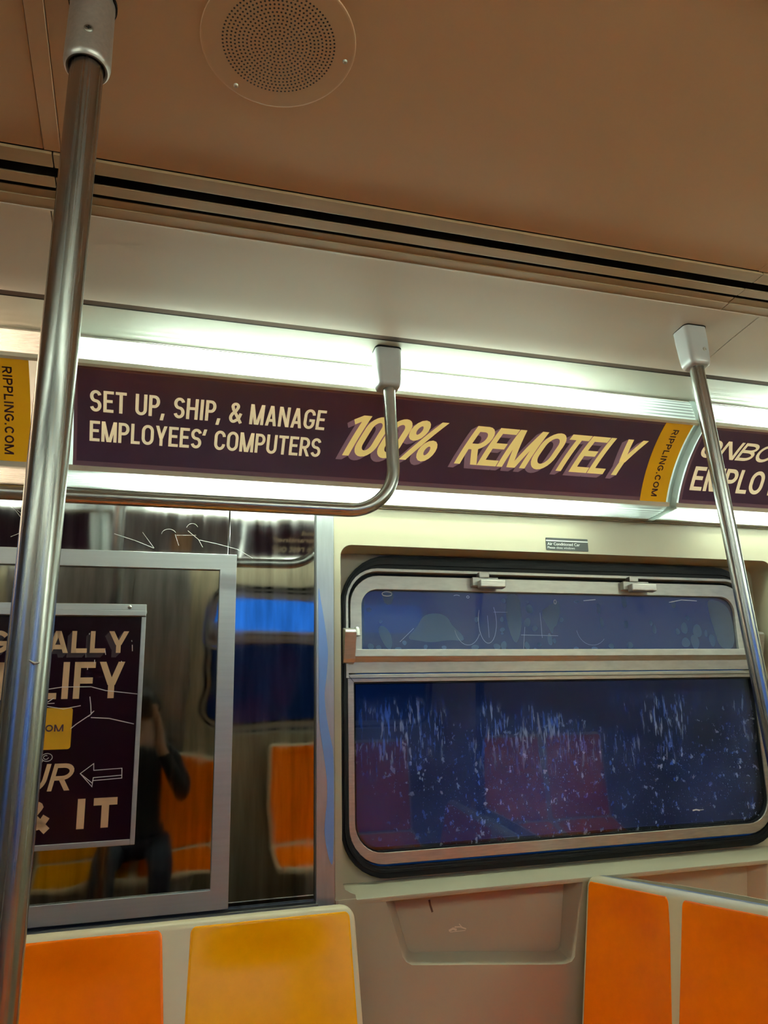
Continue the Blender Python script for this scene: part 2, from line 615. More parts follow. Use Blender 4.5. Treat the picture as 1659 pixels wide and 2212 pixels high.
def stroke(mb, pl, t, fn, step, mi=0, closed=False):
    cl = [pl[0]]
    for p in pl[1:]:
        if math.hypot(p[0] - cl[-1][0], p[1] - cl[-1][1]) > 1e-5:
            cl.append(p)
    if len(cl) < 2:
        return
    pl = resample(cl, step)
    closed = math.hypot(pl[0][0] - pl[-1][0], pl[0][1] - pl[-1][1]) < 1e-4
    n = len(pl)
    L, R = [], []
    for i in range(n):
        if closed:
            p0, p2 = pl[(i - 1) % (n - 1)], pl[(i + 1) % (n - 1)] if i < n - 1 else pl[1]
        else:
            p0, p2 = pl[max(i - 1, 0)], pl[min(i + 1, n - 1)]
        p1 = pl[i]

        def un(a, b):
            d = math.hypot(b[0] - a[0], b[1] - a[1])
            return ((b[0] - a[0]) / d, (b[1] - a[1]) / d) if d > 1e-9 else None
        u1, u2 = un(p0, p1), un(p1, p2)
        u1 = u1 or u2
        u2 = u2 or u1
        n1, n2 = (-u1[1], u1[0]), (-u2[1], u2[0])
        mx, my = n1[0] + n2[0], n1[1] + n2[1]
        ml = math.hypot(mx, my)
        if ml < 1e-6:
            mx, my, ml = n1[0], n1[1], 1
        mx, my = mx / ml, my / ml
        k = 1 / max(0.5, mx * n1[0] + my * n1[1]) * t / 2
        L.append(fn(p1[0] + mx * k, p1[1] + my * k))
        R.append(fn(p1[0] - mx * k, p1[1] - my * k))
    mb.grid([L, R], mi)


def lettering(mb, text, fn, x0, x1, cap, t=0.2, gap=0.12, shear=0.0, step=0.3, mi=0):
    """set text between x0 and x1; fn(x, y) with y from 0 at the baseline to cap; cap heights give the scale"""
    tot = sum(GW[c] for c in text)
    thin = sum(GW[c] for c in text if c in "I.,'")
    span = (x1 - x0) / cap - (shear if shear else 0)
    g = gap * (len(text) - 1)
    k = (span - g - thin * 0) / tot
    pen = 0.0
    for c in text:
        w = GW[c] * k
        if c in "I.,'":
            w = max(w, t)
        if c != ' ':
            ss, qq = glyph(c, w, t)
            f = lambda u, v, p=pen: fn(x0 + cap * (p + u + shear * v), cap * v)
            for pl in ss:
                stroke(mb, pl, t, f, step, mi)
            for (xa, ya, xb, yb) in qq:
                hw = t * math.hypot(xb - xa, yb - ya) / abs(yb - ya) / 2
                nst = max(2, int(1 / step))
                a, b = [], []
                for i in range(nst + 1):
                    s = i / nst
                    a.append(f(xa + (xb - xa) * s - hw, ya + (yb - ya) * s))
                    b.append(f(xa + (xb - xa) * s + hw, ya + (yb - ya) * s))
                mb.grid([a, b], mi)
        pen += w + gap


def font_text(mb, text, fn, x0, x1, cap, weight=0.0, mi=0):
    """small plain lettering from the built-in vector face"""
    cu = bpy.data.curves.new('lettering', 'FONT')
    cu.body = text
    cu.offset = weight
    ob = bpy.data.objects.new('lettering_source', cu)
    COL.objects.link(ob)
    bpy.context.view_layer.update()
    me = ob.to_mesh()
    xs = [v.co.x for v in me.vertices]
    lo, hi = min(xs), max(xs)
    kx = (x1 - x0) / (hi - lo)
    ky = cap / 0.72
    i = len(mb.v)
    mb.v += [tuple(fn(x0 + (v.co.x - lo) * kx, v.co.y * ky)) for v in me.vertices]
    for p in me.polygons:
        mb.f.append(tuple(i + k for k in p.vertices))
        mb.m.append(mi)
    ob.to_mesh_clear()
    bpy.data.objects.remove(ob)
    bpy.data.curves.remove(cu)


# ------------------------------------------------------------------ curved advert surface of the light cove
AC = (1.3696, 1.6523)
AR = 0.38718
AH = 0.30612
AL = 0.23705
AN = (0.6985, 0.7156)
AU = (-0.7156, 0.6985)


def A(x, s, off=0.0, mirror=False):
    """point on the concave advert arc: s runs 0 at its lower edge to AL at its upper edge, off is towards the viewer"""
    a = (s / AL - 0.5) * 2 * AH
    r = AR - off
    y = AC[0] + r * (AN[0] * math.cos(a) + AU[0] * math.sin(a))
    z = AC[1] + r * (AN[1] * math.cos(a) + AU[1] * math.sin(a))
    return (x, CY - y if mirror else y, z)


def arc_sheet(mb, x0, x1, s0, s1, off, mirror, n=14, mi=0, thick=0.0):
    S = [s0 + (s1 - s0) * i / n for i in range(n + 1)]
    if thick <= 0:
        mb.grid([[A(x0, s, off, mirror) for s in S], [A(x1, s, off, mirror) for s in S]], mi)
    else:
        ring = lambda x: [A(x, s, off, mirror) for s in S] + [A(x, s, off - thick, mirror) for s in reversed(S)]
        a, b = ring(x0), ring(x1)
        mb.grid([a, b], mi, close_u=True)
        k = len(S)
        for e in (a, b):
            for i in range(n):
                mb.face([e[i], e[i + 1], e[2 * k - 2 - i], e[2 * k - 1 - i]], mi)


# ================================================================== STRUCTURE
X0, X1 = -3.30, 4.55
SEAMS = (-2.89, -1.53, -0.1725, 1.1872, 2.547, 3.907)

# --- floor
mb = MB()
mb.box(X0, X1, -0.60, 2.20, -0.06, 0.0)
struct(link('floor', mb, 'floor_vinyl'))

# --- ceiling: flat centre panels, broken by joint battens
mb = MB()
xs = [X0] + [s for s in SEAMS] + [X1]
for a, b in zip(xs, xs[1:]):
    mb.box(a + 0.013, b - 0.013, CY - 1.0607, 1.0607, 2.1, 2.13)
for s in SEAMS:
    mb.box(s - 0.0122, s + 0.0122, CY - 1.0607, 1.0607, 2.0988, 2.12)
mb.box(X0, X1, -0.6, 2.2, 2.17, 2.20)
struct(link('ceiling', mb, 'ceiling_panel', smooth=False, bevel=0.001))

# --- air slot trims along both sides of the ceiling
for i, mir in enumerate((False, True)):
    mb = MB()
    yy = (lambda y: CY - y) if mir else (lambda y: y)
    for a, b in zip(xs, xs[1:]):
        a2, b2 = a + 0.001, b - 0.001
        for (y0, y1, z0, z1) in ((1.0625, 1.0923, 2.0945, 2.1000), (1.1150, 1.1385, 2.0945, 2.0975),
                                 (1.1480, 1.1662, 2.0955, 2.0975), (1.1662, 1.1922, 2.0935, 2.0975)):
            mb.box(a2, b2, *sorted((yy(y0), yy(y1))), z0, z1)
        for (y0, y1) in ((1.0923, 1.1478),):
            mb.box(a, b, *sorted((yy(y0), yy(y1))), 2.128, 2.14, mi=1)
            for q in (1.0600, 1.1138, 1.1470):
                mb.box(a, b, *sorted((yy(q + 0.004), yy(q + 0.0015 + (0.046 if q > 1.14 else 0.022)))), 2.1000 if q < 1.1 else 2.0976, 2.13, mi=1)
            mb.box(a + 0.0012, b - 0.0012, *sorted((yy(1.1922), yy(1.1950))), 2.0922, 2.0985, mi=2)
    struct(link('trim_%d' % (i + 1), mb, ['slot_trim', 'slot_black', 'cove_panel'], smooth=False, bevel=0.0008))

# --- sloping cove panels between ceiling and lights, and the header strip the lights close against
for i, mir in enumerate((False, True)):
    mb = MB()
    yy = (lambda y: CY - y) if mir else (lambda y: y)
    prof = [(1.193, 2.0975), (1.24, 2.0968), (1.29, 2.0950), (1.34, 2.0920), (1.39, 2.0880), (1.437, 2.0830)]
    seams = [X0, -1.53, -0.187, 1.30, 2.80, X1]
    for a, b in zip(seams, seams[1:]):
        S = [a + 0.0012, b - 0.0012]
        mb.grid([[(x, yy(y), z) for y, z in prof] for x in S], 0)
        mb.grid([[(x, yy(y), z + 0.012) for y, z in prof] for x in S], 0)
        for x in S:
            mb.grid([[(x, yy(y), z) for y, z in prof], [(x, yy(y), z + 0.012) for y, z in prof]], 0)
    mb.box(X0, X1, *sorted((yy(1.4365), yy(1.4535))), 2.0842, 2.10, mi=1)
    mb.box(X0, X1, *sorted((yy(1.4535), yy(1.4605))), 2.0858, 2.10, mi=3)
    mb.prism([(1.4605, 2.0868), (1.5600, 2.0735), (1.5600, 2.0850), (1.4605, 2.1000)], X0, X1, lambda a, b, d: (d, yy(a), b), mi=2)
    struct(link('trim_%d' % (i + 3), mb, ['cove_panel', 'joint_brown', 'header_panel', 'joint_black'], smooth=True, angle=30, recalc=True))

# --- side walls
WX0, WX1 = 0.469, 1.814          # window recess
REC_TOP, SILL = 1.7175, 0.8905


def wall_face(mb, x0, x1, z0, z1, f, off=0.0):
    mb.grid([[f(x0, z0, off), f(x1, z0, off)], [f(x0, z1, off), f(x1, z1, off)]], 0)


mb = MB()
rc = 0.030
edge = ([(0.502, SILL), (0.500, 0.899), (0.488, 0.904), (0.476, 0.911), (0.470, 0.925)] + [(WX0, 0.95), (WX0, REC_TOP - rc)]
        + arc(WX0 + rc, REC_TOP - rc, rc, rc, 180, 90, 6)[1:] + arc(WX1 - rc, REC_TOP - rc, rc, rc, 90, 0, 6)
        + [(WX1, 0.95), (WX1, SILL)])
outer = [(0.452, SILL)] + edge + [(2.0, SILL), (2.0, 1.826), (0.452, 1.826)]
mb.poly(outer, [], lambda a, b: W(a, b, 0))
# reveal of the recess, softened at its front edge
mb.grid([[W(a, b, 0) for a, b in edge], [W(a, b, 0.003) for a, b in edge],
         [W(a + (0.001 if a < 1.1 else -0.001), b, 0.085) for a, b in edge]])
GK = rrect(0.490, 1.793, 0.921, 1.7105, 0.115, 0.13)
mb.poly([(0.44, 0.86), (1.84, 0.86), (1.84, 1.74), (0.44, 1.74)], [GK], lambda a, b: W(a, b, 0.085))
mb.box(0.452, 0.502, -0.004, 0.03, 0.0, SILL, fn=lambda x, y, z: W(x, z, y))
# sloping sill with a rounded nose
nose = [(0.0, 0.878), (-0.002, 0.883), (-0.0015, 0.888), (0.002, 0.8905), (0.085, 0.9135)]
mb.grid([[W(0.501, z, o) for o, z in nose], [W(2.0, z, o) for o, z in nose]])
mb.grid([[W(0.462, z, o) for o, z in ((0.003, 0.8908), (0.085, 0.9137))], [W(0.502, z, o) for o, z in ((0.003, 0.8908), (0.085, 0.9137))]])
# lower liner with two moulded pockets
P1 = [(0.573, 0.886), (0.600, 0.800), (0.612, 0.757), (0.620, 0.746), (0.634, 0.738), (0.700, 0.731), (0.780, 0.7235), (0.990, 0.7015),
      (1.030, 0.6985), (1.048, 0.702), (1.058, 0.712), (1.094, 0.886)]
B1 = [(0.600, 0.898), (0.622, 0.815), (0.636, 0.770), (0.642, 0.760), (0.652, 0.755), (0.710, 0.751), (0.785, 0.744), (0.985, 0.723),
      (1.022, 0.720), (1.036, 0.722), (1.042, 0.730), (1.068, 0.898)]
P2 = [(x + 0.60, z) for x, z in P1]
P2 = [(1.160, 0.886), (1.200, 0.757), (1.208, 0.746), (1.222, 0.738), (1.590, 0.715), (1.625, 0.716), (1.636, 0.726), (1.668, 0.886)]
B2 = [(1.184, 0.898), (1.224, 0.770), (1.230, 0.760), (1.240, 0.755), (1.580, 0.737), (1.612, 0.738), (1.618, 0.744), (1.640, 0.898)]
low = ([(0.500, 0.0), (2.0, 0.0), (2.0, 0.879)] + [(1.668, 0.879)] + P2[::-1][1:-1] + [(1.160, 0.879), (1.094, 0.879)] + P1[::-1][1:-1]
       + [(0.573, 0.879), (0.500, 0.879)])
mb.poly(low, [], lambda a, b: W(a, b, 0.001))
for P, B in ((P1, B1), (P2, B2)):
    P = [(a, min(b, 0.879)) for a, b in P]
    Q = [(a + (c - a) * 0.12, b + (d - b) * 0.05) for (a, b), (c, d) in zip(P, B)]
    Q2 = [(a + (c - a) * 0.85, b + (d - b) * 0.92) for (a, b), (c, d) in zip(P, B)]
    mb.grid([[W(a, b, 0.001) for a, b in P], [W(a, b, 0.005) for a, b in Q], [W(a, b, 0.036) for a, b in Q2], [W(a, b, 0.045) for a, b in B]])
    mb.poly(B, [], lambda a, b: W(a, b, 0.045))
# plain wall beyond the window, and to the left of the steel panels
wall_face(mb, 2.0, X1, 0.0, 1.826, W)
wall_face(mb, X0, -1.20, 0.0, 1.826, W)
wall_back = struct(link('wall_back', mb, 'liner', smooth=True, angle=28, recalc=False))

# opposite wall, with its own window opening
OWX0, OWX1 = 0.30, 1.62
mb = MB()
hole = rrect(OWX0, OWX1, 0.94, 1.69, 0.12)
mb.poly([(X0, 0), (X1, 0), (X1, 1.826), (X0, 1.826)], [hole, [(a - 2.35, b) for a, b in hole]], lambda a, b: WM(a, b, 0))
for dx in (0, -2.35):
    mb.grid([[WM(a + dx, b, 0) for a, b in hole], [WM(a + dx, b, 0.08) for a, b in hole]], close_u=True)
struct(link('wall_front', mb, 'liner', smooth=True, angle=30, recalc=False))
mb = MB()
mb.box(-0.62, -0.06, -0.012, 0.0, 0.02, 1.80, fn=lambda x, y, z: WM(x, z, y))
mb.box(-0.055, 0.22, -0.012, 0.0, 0.02, 1.80, fn=lambda x, y, z: WM(x, z, y))
struct(link('added_steel_panel', mb, 'satin_steel', smooth=False, bevel=0.003))  # unseen steel sheets added to darken what the framed panel mirrors

# end walls
for nm, xa, xb in (('wall_left', X0 - 0.05, X0), ('wall_right', X1, X1 + 0.05)):
    mb = MB()
    mb.box(xa, xb, -0.60, 2.20, 0, 2.2)
    struct(link(nm, mb, 'liner'))

# --- steel lining to the left of the window
mb = MB()
for a, b in ((-1.20, -0.735), (-0.733, 0.190), (0.192, 0.408)):
    mb.box(a, b, 0.012, 0.020, 0.0, 1.826, fn=lambda x, y, z: W(x, z, y))
mb.box(-1.22, 0.46, 0.0205, 0.030, 0.0, 1.83, fn=lambda x, y, z: W(x, z, y), mi=1)
struct(link('wall_steel', mb, ['mirror_steel', 'dark'], smooth=False, bevel=0.0012))
mb = MB()
mb.box(0.4065, 0.4510, -0.003, 0.016, 0.60, 1.826, fn=lambda x, y, z: W(x, z, y))
tj = struct(link('trim_5', mb, 'jamb_steel', smooth=False, bevel=0.0015))
mb = MB()  # window reflection laid on the trim as a coloured patch
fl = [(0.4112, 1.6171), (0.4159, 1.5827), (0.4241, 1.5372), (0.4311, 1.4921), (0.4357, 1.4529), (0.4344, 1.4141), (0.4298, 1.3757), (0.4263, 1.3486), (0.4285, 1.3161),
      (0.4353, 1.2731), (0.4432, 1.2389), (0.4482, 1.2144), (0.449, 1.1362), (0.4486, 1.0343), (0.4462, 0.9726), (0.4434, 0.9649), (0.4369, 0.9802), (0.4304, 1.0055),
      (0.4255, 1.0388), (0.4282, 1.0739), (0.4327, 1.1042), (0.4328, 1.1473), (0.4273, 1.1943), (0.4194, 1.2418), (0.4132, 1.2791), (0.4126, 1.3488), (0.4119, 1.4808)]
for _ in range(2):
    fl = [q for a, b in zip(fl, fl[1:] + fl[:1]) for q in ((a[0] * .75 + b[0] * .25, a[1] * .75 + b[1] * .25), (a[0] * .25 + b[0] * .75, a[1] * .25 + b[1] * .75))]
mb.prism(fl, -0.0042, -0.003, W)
link('reflection_patch', mb, 'painted_reflection', tj, smooth=False, label='pale blue patch on the steel trim, painted as a window reflection')
# black gap strip under the steel lining, above the seats
mb = MB()
mb.box(-1.2, 0.41, 0.0, 0.012, 0.86, 0.893, fn=lambda x, y, z: W(x, z, y))
mb.box(-1.2, 0.41, -0.012, 0.010, 0.880, 0.888, fn=lambda x, y, z: W(x, z, y), mi=1)
struct(link('baseboard_back', mb, ['dark', 'channel_metal'], smooth=False))


# ================================================================== WINDOW
def frame_ring(mb, outer, inner, d0, d1, f, mi=0):
    mb.prism(outer, d0, d1, f, holes=[inner], mi=mi)


def build_window(n, f, full, dx=0.0):
    g = (lambda x, z, o: f(x + dx, z, o))
    win = bpy.data.objects.new('window_%d' % n, None)
    COL.objects.link(win)
    c = g(1.14, 1.30, 0.08)
    win.location = c
    struct(win)
    # rubber gasket, two soft ribs
    mb = MB()
    o1, i1 = rrect(0.488, 1.795, 0.919, 1.7125, 0.115, 0.13), rrect(0.503, 1.780, 0.945, 1.674, 0.098, 0.095)
    frame_ring(mb, o1, i1, 0.070, 0.092, g)
    o2, i2 = rrect(0.492, 1.791, 0.931, 1.700, 0.108, 0.118), rrect(0.498, 1.785, 0.938, 1.688, 0.104, 0.108)
    frame_ring(mb, o2, i2, 0.066, 0.072, g)
    link('rubber_gasket', mb, 'rubber', win, smooth=True, angle=50, bevel=0.002)
    mb = MB()
    frame_ring(mb, rrect(0.4995, 1.7835, 0.950, 1.677, 0.093, 0.088), rrect(0.5300, 1.7530, 0.990, 1.6400, 0.06, 0.05), 0.0925, 0.104, g)
    link('backing_seal', mb, 'rubber', win, smooth=False)
    # outer aluminium strip with the black groove inside it
    mb = MB()
    frame_ring(mb, rrect(0.4990, 1.7840, 1.395, 1.6775, 0.0, 0.088), rrect(0.5060, 1.7770, 1.395, 1.6695, 0.0, 0.082), 0.068, 0.10, g)
    link('outer_frame', mb, 'aluminium', win, smooth=True, angle=50, bevel=0.0008)
    # upper sash
    mb = MB()
    frame_ring(mb, rrect(0.5135, 1.7695, 1.447, 1.6600, 0.0, 0.078), rrect(0.5440, 1.7260, 1.4655, 1.6240, 0.004, 0.045), 0.076, 0.10, g)
    sash = link('upper_sash', mb, 'aluminium', win, smooth=True, angle=50, bevel=0.001)
    mb = MB()
    mb.prism(rrect(0.541, 1.729, 1.4640, 1.6270, 0.004, 0.046), 0.086, 0.090, g)
    link('upper_pane', mb, 'filmed_glass' if full else 'clear_glass', win, smooth=False)
    # rails: sill of the sash, its underside and the fixed meeting rail
    mb = MB()
    mb.box(0.5165, 1.7700, 0.060, 0.10, 1.4470, 1.4655, fn=lambda x, y, z: g(x, z, y))
    sr = link('sash_rail', mb, 'aluminium', win, smooth=False, bevel=0.001)
    mb = MB()
    for o in ([(0.0605, 1.4468), (0.0725, 1.4350), (0.0760, 1.4350), (0.0760, 1.4468)],):
        mb.prism(o, 0.5165, 1.7700, lambda a, b, d: g(d, b, a))
    link('rail_underside', mb, 'worn_aluminium', sr, smooth=False)
    mb = MB()
    mb.box(0.5020, 1.7760, 0.074, 0.10, 1.4075, 1.4450, fn=lambda x, y, z: g(x, z, y))
    link('meeting_rail', mb, 'aluminium', win, smooth=False, bevel=0.001)
    # lower fixed frame
    mb = MB()
    frame_ring(mb, rrect(0.5045, 1.7785, 0.9500, 1.4045, 0.093, 0.0), rrect(0.5205, 1.7625, 0.9770, 1.3850, 0.072, 0.002), 0.074, 0.10, g)
    link('lower_frame', mb, 'worn_aluminium', win, smooth=True, angle=50, bevel=0.001)
    mb = MB()
    frame_ring(mb, rrect(0.5185, 1.7645, 0.9750, 1.3870, 0.073, 0.003), rrect(0.5235, 1.7595, 0.9810, 1.3820, 0.069, 0.003), 0.079, 0.10, g)
    link('glazing_strip', mb, 'rubber', win, smooth=True, angle=50)
    mb = MB()
    mb.prism(rrect(0.5195, 1.7635, 0.9760, 1.3860, 0.071, 0.003), 0.086, 0.091, g)
    link('lower_pane', mb, 'dirty_glass' if full else 'clear_glass', win, smooth=False)
    if not full:
        return win
    # mitre lines of the lower frame
    mb = MB()
    for (xa, za, xb, zb) in ((0.5050, 1.4035, 0.5200, 1.3860), (1.7780, 1.4035, 1.7630, 1.3860)):
        stroke(mb, [(xa, za), (xb, zb)], 0.0012, lambda x, z: g(x, z, 0.0735), 0.1)
    link('mitre_joint', mb, 'dark', win, smooth=False)
    # two catches on the top rail
    for (xa, xb) in ((0.855, 0.944), (1.330, 1.428)):
        mb = MB()
        mb.box(xa, xb - 0.012, 0.058, 0.078, 1.635, 1.659, fn=lambda x, y, z: g(x, z, y))
        mb.box(xa + 0.018, xa + 0.048, 0.052, 0.075, 1.657, 1.672, fn=lambda x, y, z: g(x, z, y))
        lt = link('sash_catch', mb, 'aluminium', win, smooth=False, bevel=0.0015)
        mb = MB()
        mb.box(xa + 0.014, xb, 0.036, 0.060, 1.627, 1.648, fn=lambda x, y, z: g(x, z, y))
        link('catch_lever', mb, 'worn_aluminium', lt, smooth=False, bevel=0.003)
    # pull handles at both sides of the sash
    for xa, s in ((0.490, 1), (1.7935, -1)):
        prof = [(0.0, 1.522), (0.0, 1.429), (0.014, 1.433), (0.019, 1.440), (0.036, 1.506), (0.031, 1.512), (0.012, 1.519)]
        mb = MB()
        hw = 0.030
        for x in (xa, xa + s * hw):
            mb.poly([(o, z) for o, z in prof], [], lambda o, z, x=x: g(x, z, 0.074 - o))
        mb.grid([[g(xa, z, 0.074 - o) for o, z in prof], [g(xa + s * hw, z, 0.074 - o) for o, z in prof]], close_u=True)
        hd = link('pull_handle', mb, 'worn_aluminium', win, smooth=False, bevel=0.002)
        mb = MB()
        mb.lathe([(0.0, 0.012), (0.006, 0.010), (0.009, 0.004), (0.009, -0.012), (0.0, -0.012)], g(xa + s * 0.038, 1.512, 0.066), 16)
        link('handle_stop', mb, 'aluminium', hd)
    return win


win1 = build_window(1, W, True)
build_window(2, WM, False, -0.18)
build_window(3, WM, False, -2.53)


# blisters, drips and scratches of the film on the upper pane: (x, z, width, height, turn) in metres on the pane
def pane(x, z):
    return W(x, z, 0.0852)


mb = MB()
blob_list = [(0.620, 1.605, .030, .042, 0, .7), (0.566, 1.571, .014, .013, 0, 0), (0.612, 1.500, .030, .062, 20, .3), (0.598, 1.541, .010, .010, 0, 0),
             (0.570, 1.476, .017, .016, 0, 0), (0.592, 1.474, .014, .013, 0, 0), (0.645, 1.470, .018, .010, 0, 0), (0.663, 1.486, .012, .012, 0, 0),
             (0.722, 1.475, .011, .013, 0, 0), (0.775, 1.474, .014, .010, 0, 0), (0.873, 1.549, .011, .016, 0, 0), (0.865, 1.474, .022, .014, 0, 0),
             (0.957, 1.602, .014, .014, 0, 0), (0.949, 1.550, .011, .014, 0, 0), (0.949, 1.522, .015, .012, 10, 0), (0.948, 1.512, .008, .008, 0, 0),
             (0.930, 1.476, .022, .016, 0, 0), (0.951, 1.479, .018, .024, 0, 0), (1.031, 1.600, .008, .009, 0, 0), (1.036, 1.580, .021, .027, 15, 0),
             (1.027, 1.543, .019, .024, 0, 0), (1.049, 1.526, .016, .018, -20, 0), (1.022, 1.479, .016, .020, 25, 0), (1.094, 1.496, .014, .036, 5, 0),
             (1.108, 1.492, .010, .015, 20, 0), (1.060, 1.481, .012, .012, 0, 0), (1.046, 1.468, .010, .010, 0, 0), (1.135, 1.551, .014, .012, 30, 0),
             (1.187, 1.603, .016, .008, 0, 0), (1.258, 1.584, .014, .030, 5, 0), (1.264, 1.545, .013, .030, 0, 0), (1.290, 1.478, .018, .016, 0, 0),
             (1.235, 1.470, .020, .012, 0, 0), (1.175, 1.470, .016, .012, 0, 0), (1.345, 1.540, .014, .022, 0, 0), (1.352, 1.480, .020, .020, 0, 0),
             (1.345, 1.604, .018, .030, 0, 0), (1.430, 1.545, .011, .018, 0, 0), (1.440, 1.526, .013, .028, 0, 0),
             (1.515, 1.600, .018, .022, 0, 0), (1.560, 1.560, .012, .015, 0, 0), (1.545, 1.530, .022, .036, -5, 0), (1.590, 1.522, .034, .036, 0, 0),
             (1.520, 1.520, .017, .018, 0, 0), (1.545, 1.488, .028, .030, 0, 0), (1.578, 1.490, .030, .042, 0, 0), (1.640, 1.495, .022, .036, 0, 0),
             (1.620, 1.515, .012, .020, 0, 0)]
for (x, z, w, h, rot, skew) in blob_list:
    pts = []
    ph = random.uniform(0, 6)
    for k in range(20):
        a = 2 * PI * k / 20
        rr = 1 + 0.07 * math.sin(2 * a + ph) + 0.05 * math.sin(3 * a + 2 * ph)
        px, pz = w / 2 * rr * math.cos(a), h / 2 * rr * math.sin(a)
        px *= (1 + skew * pz / h)
        c, s = math.cos(math.radians(rot)), math.sin(math.radians(rot))
        pts.append((x + px * c - pz * s, max(1.4665, z + px * s + pz * c)))
    mb.poly(pts, [], pane)
for pts in ([(0.668, 1.496), (0.700, 1.528), (0.718, 1.560), (0.760, 1.566), (0.788, 1.556), (0.800, 1.532), (0.830, 1.508), (0.836, 1.490), (0.790, 1.494), (0.740, 1.486), (0.700, 1.492)],
            [(0.967, 1.620), (1.008, 1.620), (1.010, 1.570), (1.009, 1.535), (1.000, 1.502), (0.990, 1.485), (0.980, 1.492), (0.968, 1.525), (0.961, 1.565), (0.966, 1.595)],
            [(1.068, 1.572), (1.095, 1.588), (1.130, 1.610), (1.134, 1.580), (1.120, 1.535), (1.108, 1.530), (1.104, 1.508), (1.090, 1.530)],
            [(1.635, 1.620), (1.690, 1.612), (1.722, 1.580), (1.724, 1.470), (1.665, 1.468), (1.650, 1.530), (1.640, 1.570)],
            [(0.5445, 1.600), (0.556, 1.600), (0.552, 1.560), (0.554, 1.520), (0.550, 1.470), (0.5445, 1.468)]):
    for _ in range(2):          # soften the outline
        pts = [q for a, b in zip(pts, pts[1:] + pts[:1]) for q in ((a[0] * .75 + b[0] * .25, a[1] * .75 + b[1] * .25), (a[0] * .25 + b[0] * .75, a[1] * .25 + b[1] * .75))]
    mb.poly(pts, [], pane)
fb = link('film_blister', mb, 'film_blister_glass', win1, smooth=False, recalc=False, label='pale blisters in the film of the upper pane')
fb['kind'] = 'stuff'
mb = MB()
P2D = lambda x, z: W(x, z, 0.0848)
for pl, t in ((arc(0.617, 1.614, .014, .006, 10, 350, 12), .0016), (arc(0.817, 1.610, .010, .005, 30, 150, 6), .0012), (arc(0.850, 1.610, .004, .003, 0, 360, 8), .0014),
              (arc(1.118, 1.601, .004, .006, 0, 360, 8), .0014),
              (arc(0.905, 1.545, .027, .060, 150, 400, 18), .0007), (arc(0.845, 1.540, .040, .060, 200, 330, 12), .0006), ([(0.650, 1.488), (0.690, 1.524)], .0007),
              ([(0.906, 1.560), (0.908, 1.500)], .0006), ([(0.925, 1.570), (0.967, 1.570)], .0005), ([(1.005, 1.508), (1.120, 1.506)], .0007),
              ([(1.018, 1.530), (1.010, 1.470)], .0006), ([(1.068, 1.570), (1.070, 1.500)], .0006), (arc(1.23, 1.53, .05, .05, 190, 320, 12), .0005),
              ([(1.500, 1.606), (1.545, 1.614), (1.60, 1.612)], .0024), ([(1.21, 1.606), (1.25, 1.610)], .002)):
    stroke(mb, pl, t, P2D, 0.02)
link('pane_scratch', mb, 'scratch_steel', win1, smooth=False, recalc=False)
mb = MB()
stroke(mb, [(1.508, 1.022), (1.520, 1.0235), (1.532, 1.021)], 0.004, lambda x, z: W(x, z, 0.0855), 0.05)
stroke(mb, [(1.530, 1.022), (1.545, 1.0222)], 0.0018, lambda x, z: W(x, z, 0.0855), 0.05)
link('pane_chip', mb, 'scratch_white', win1, smooth=False, recalc=False)


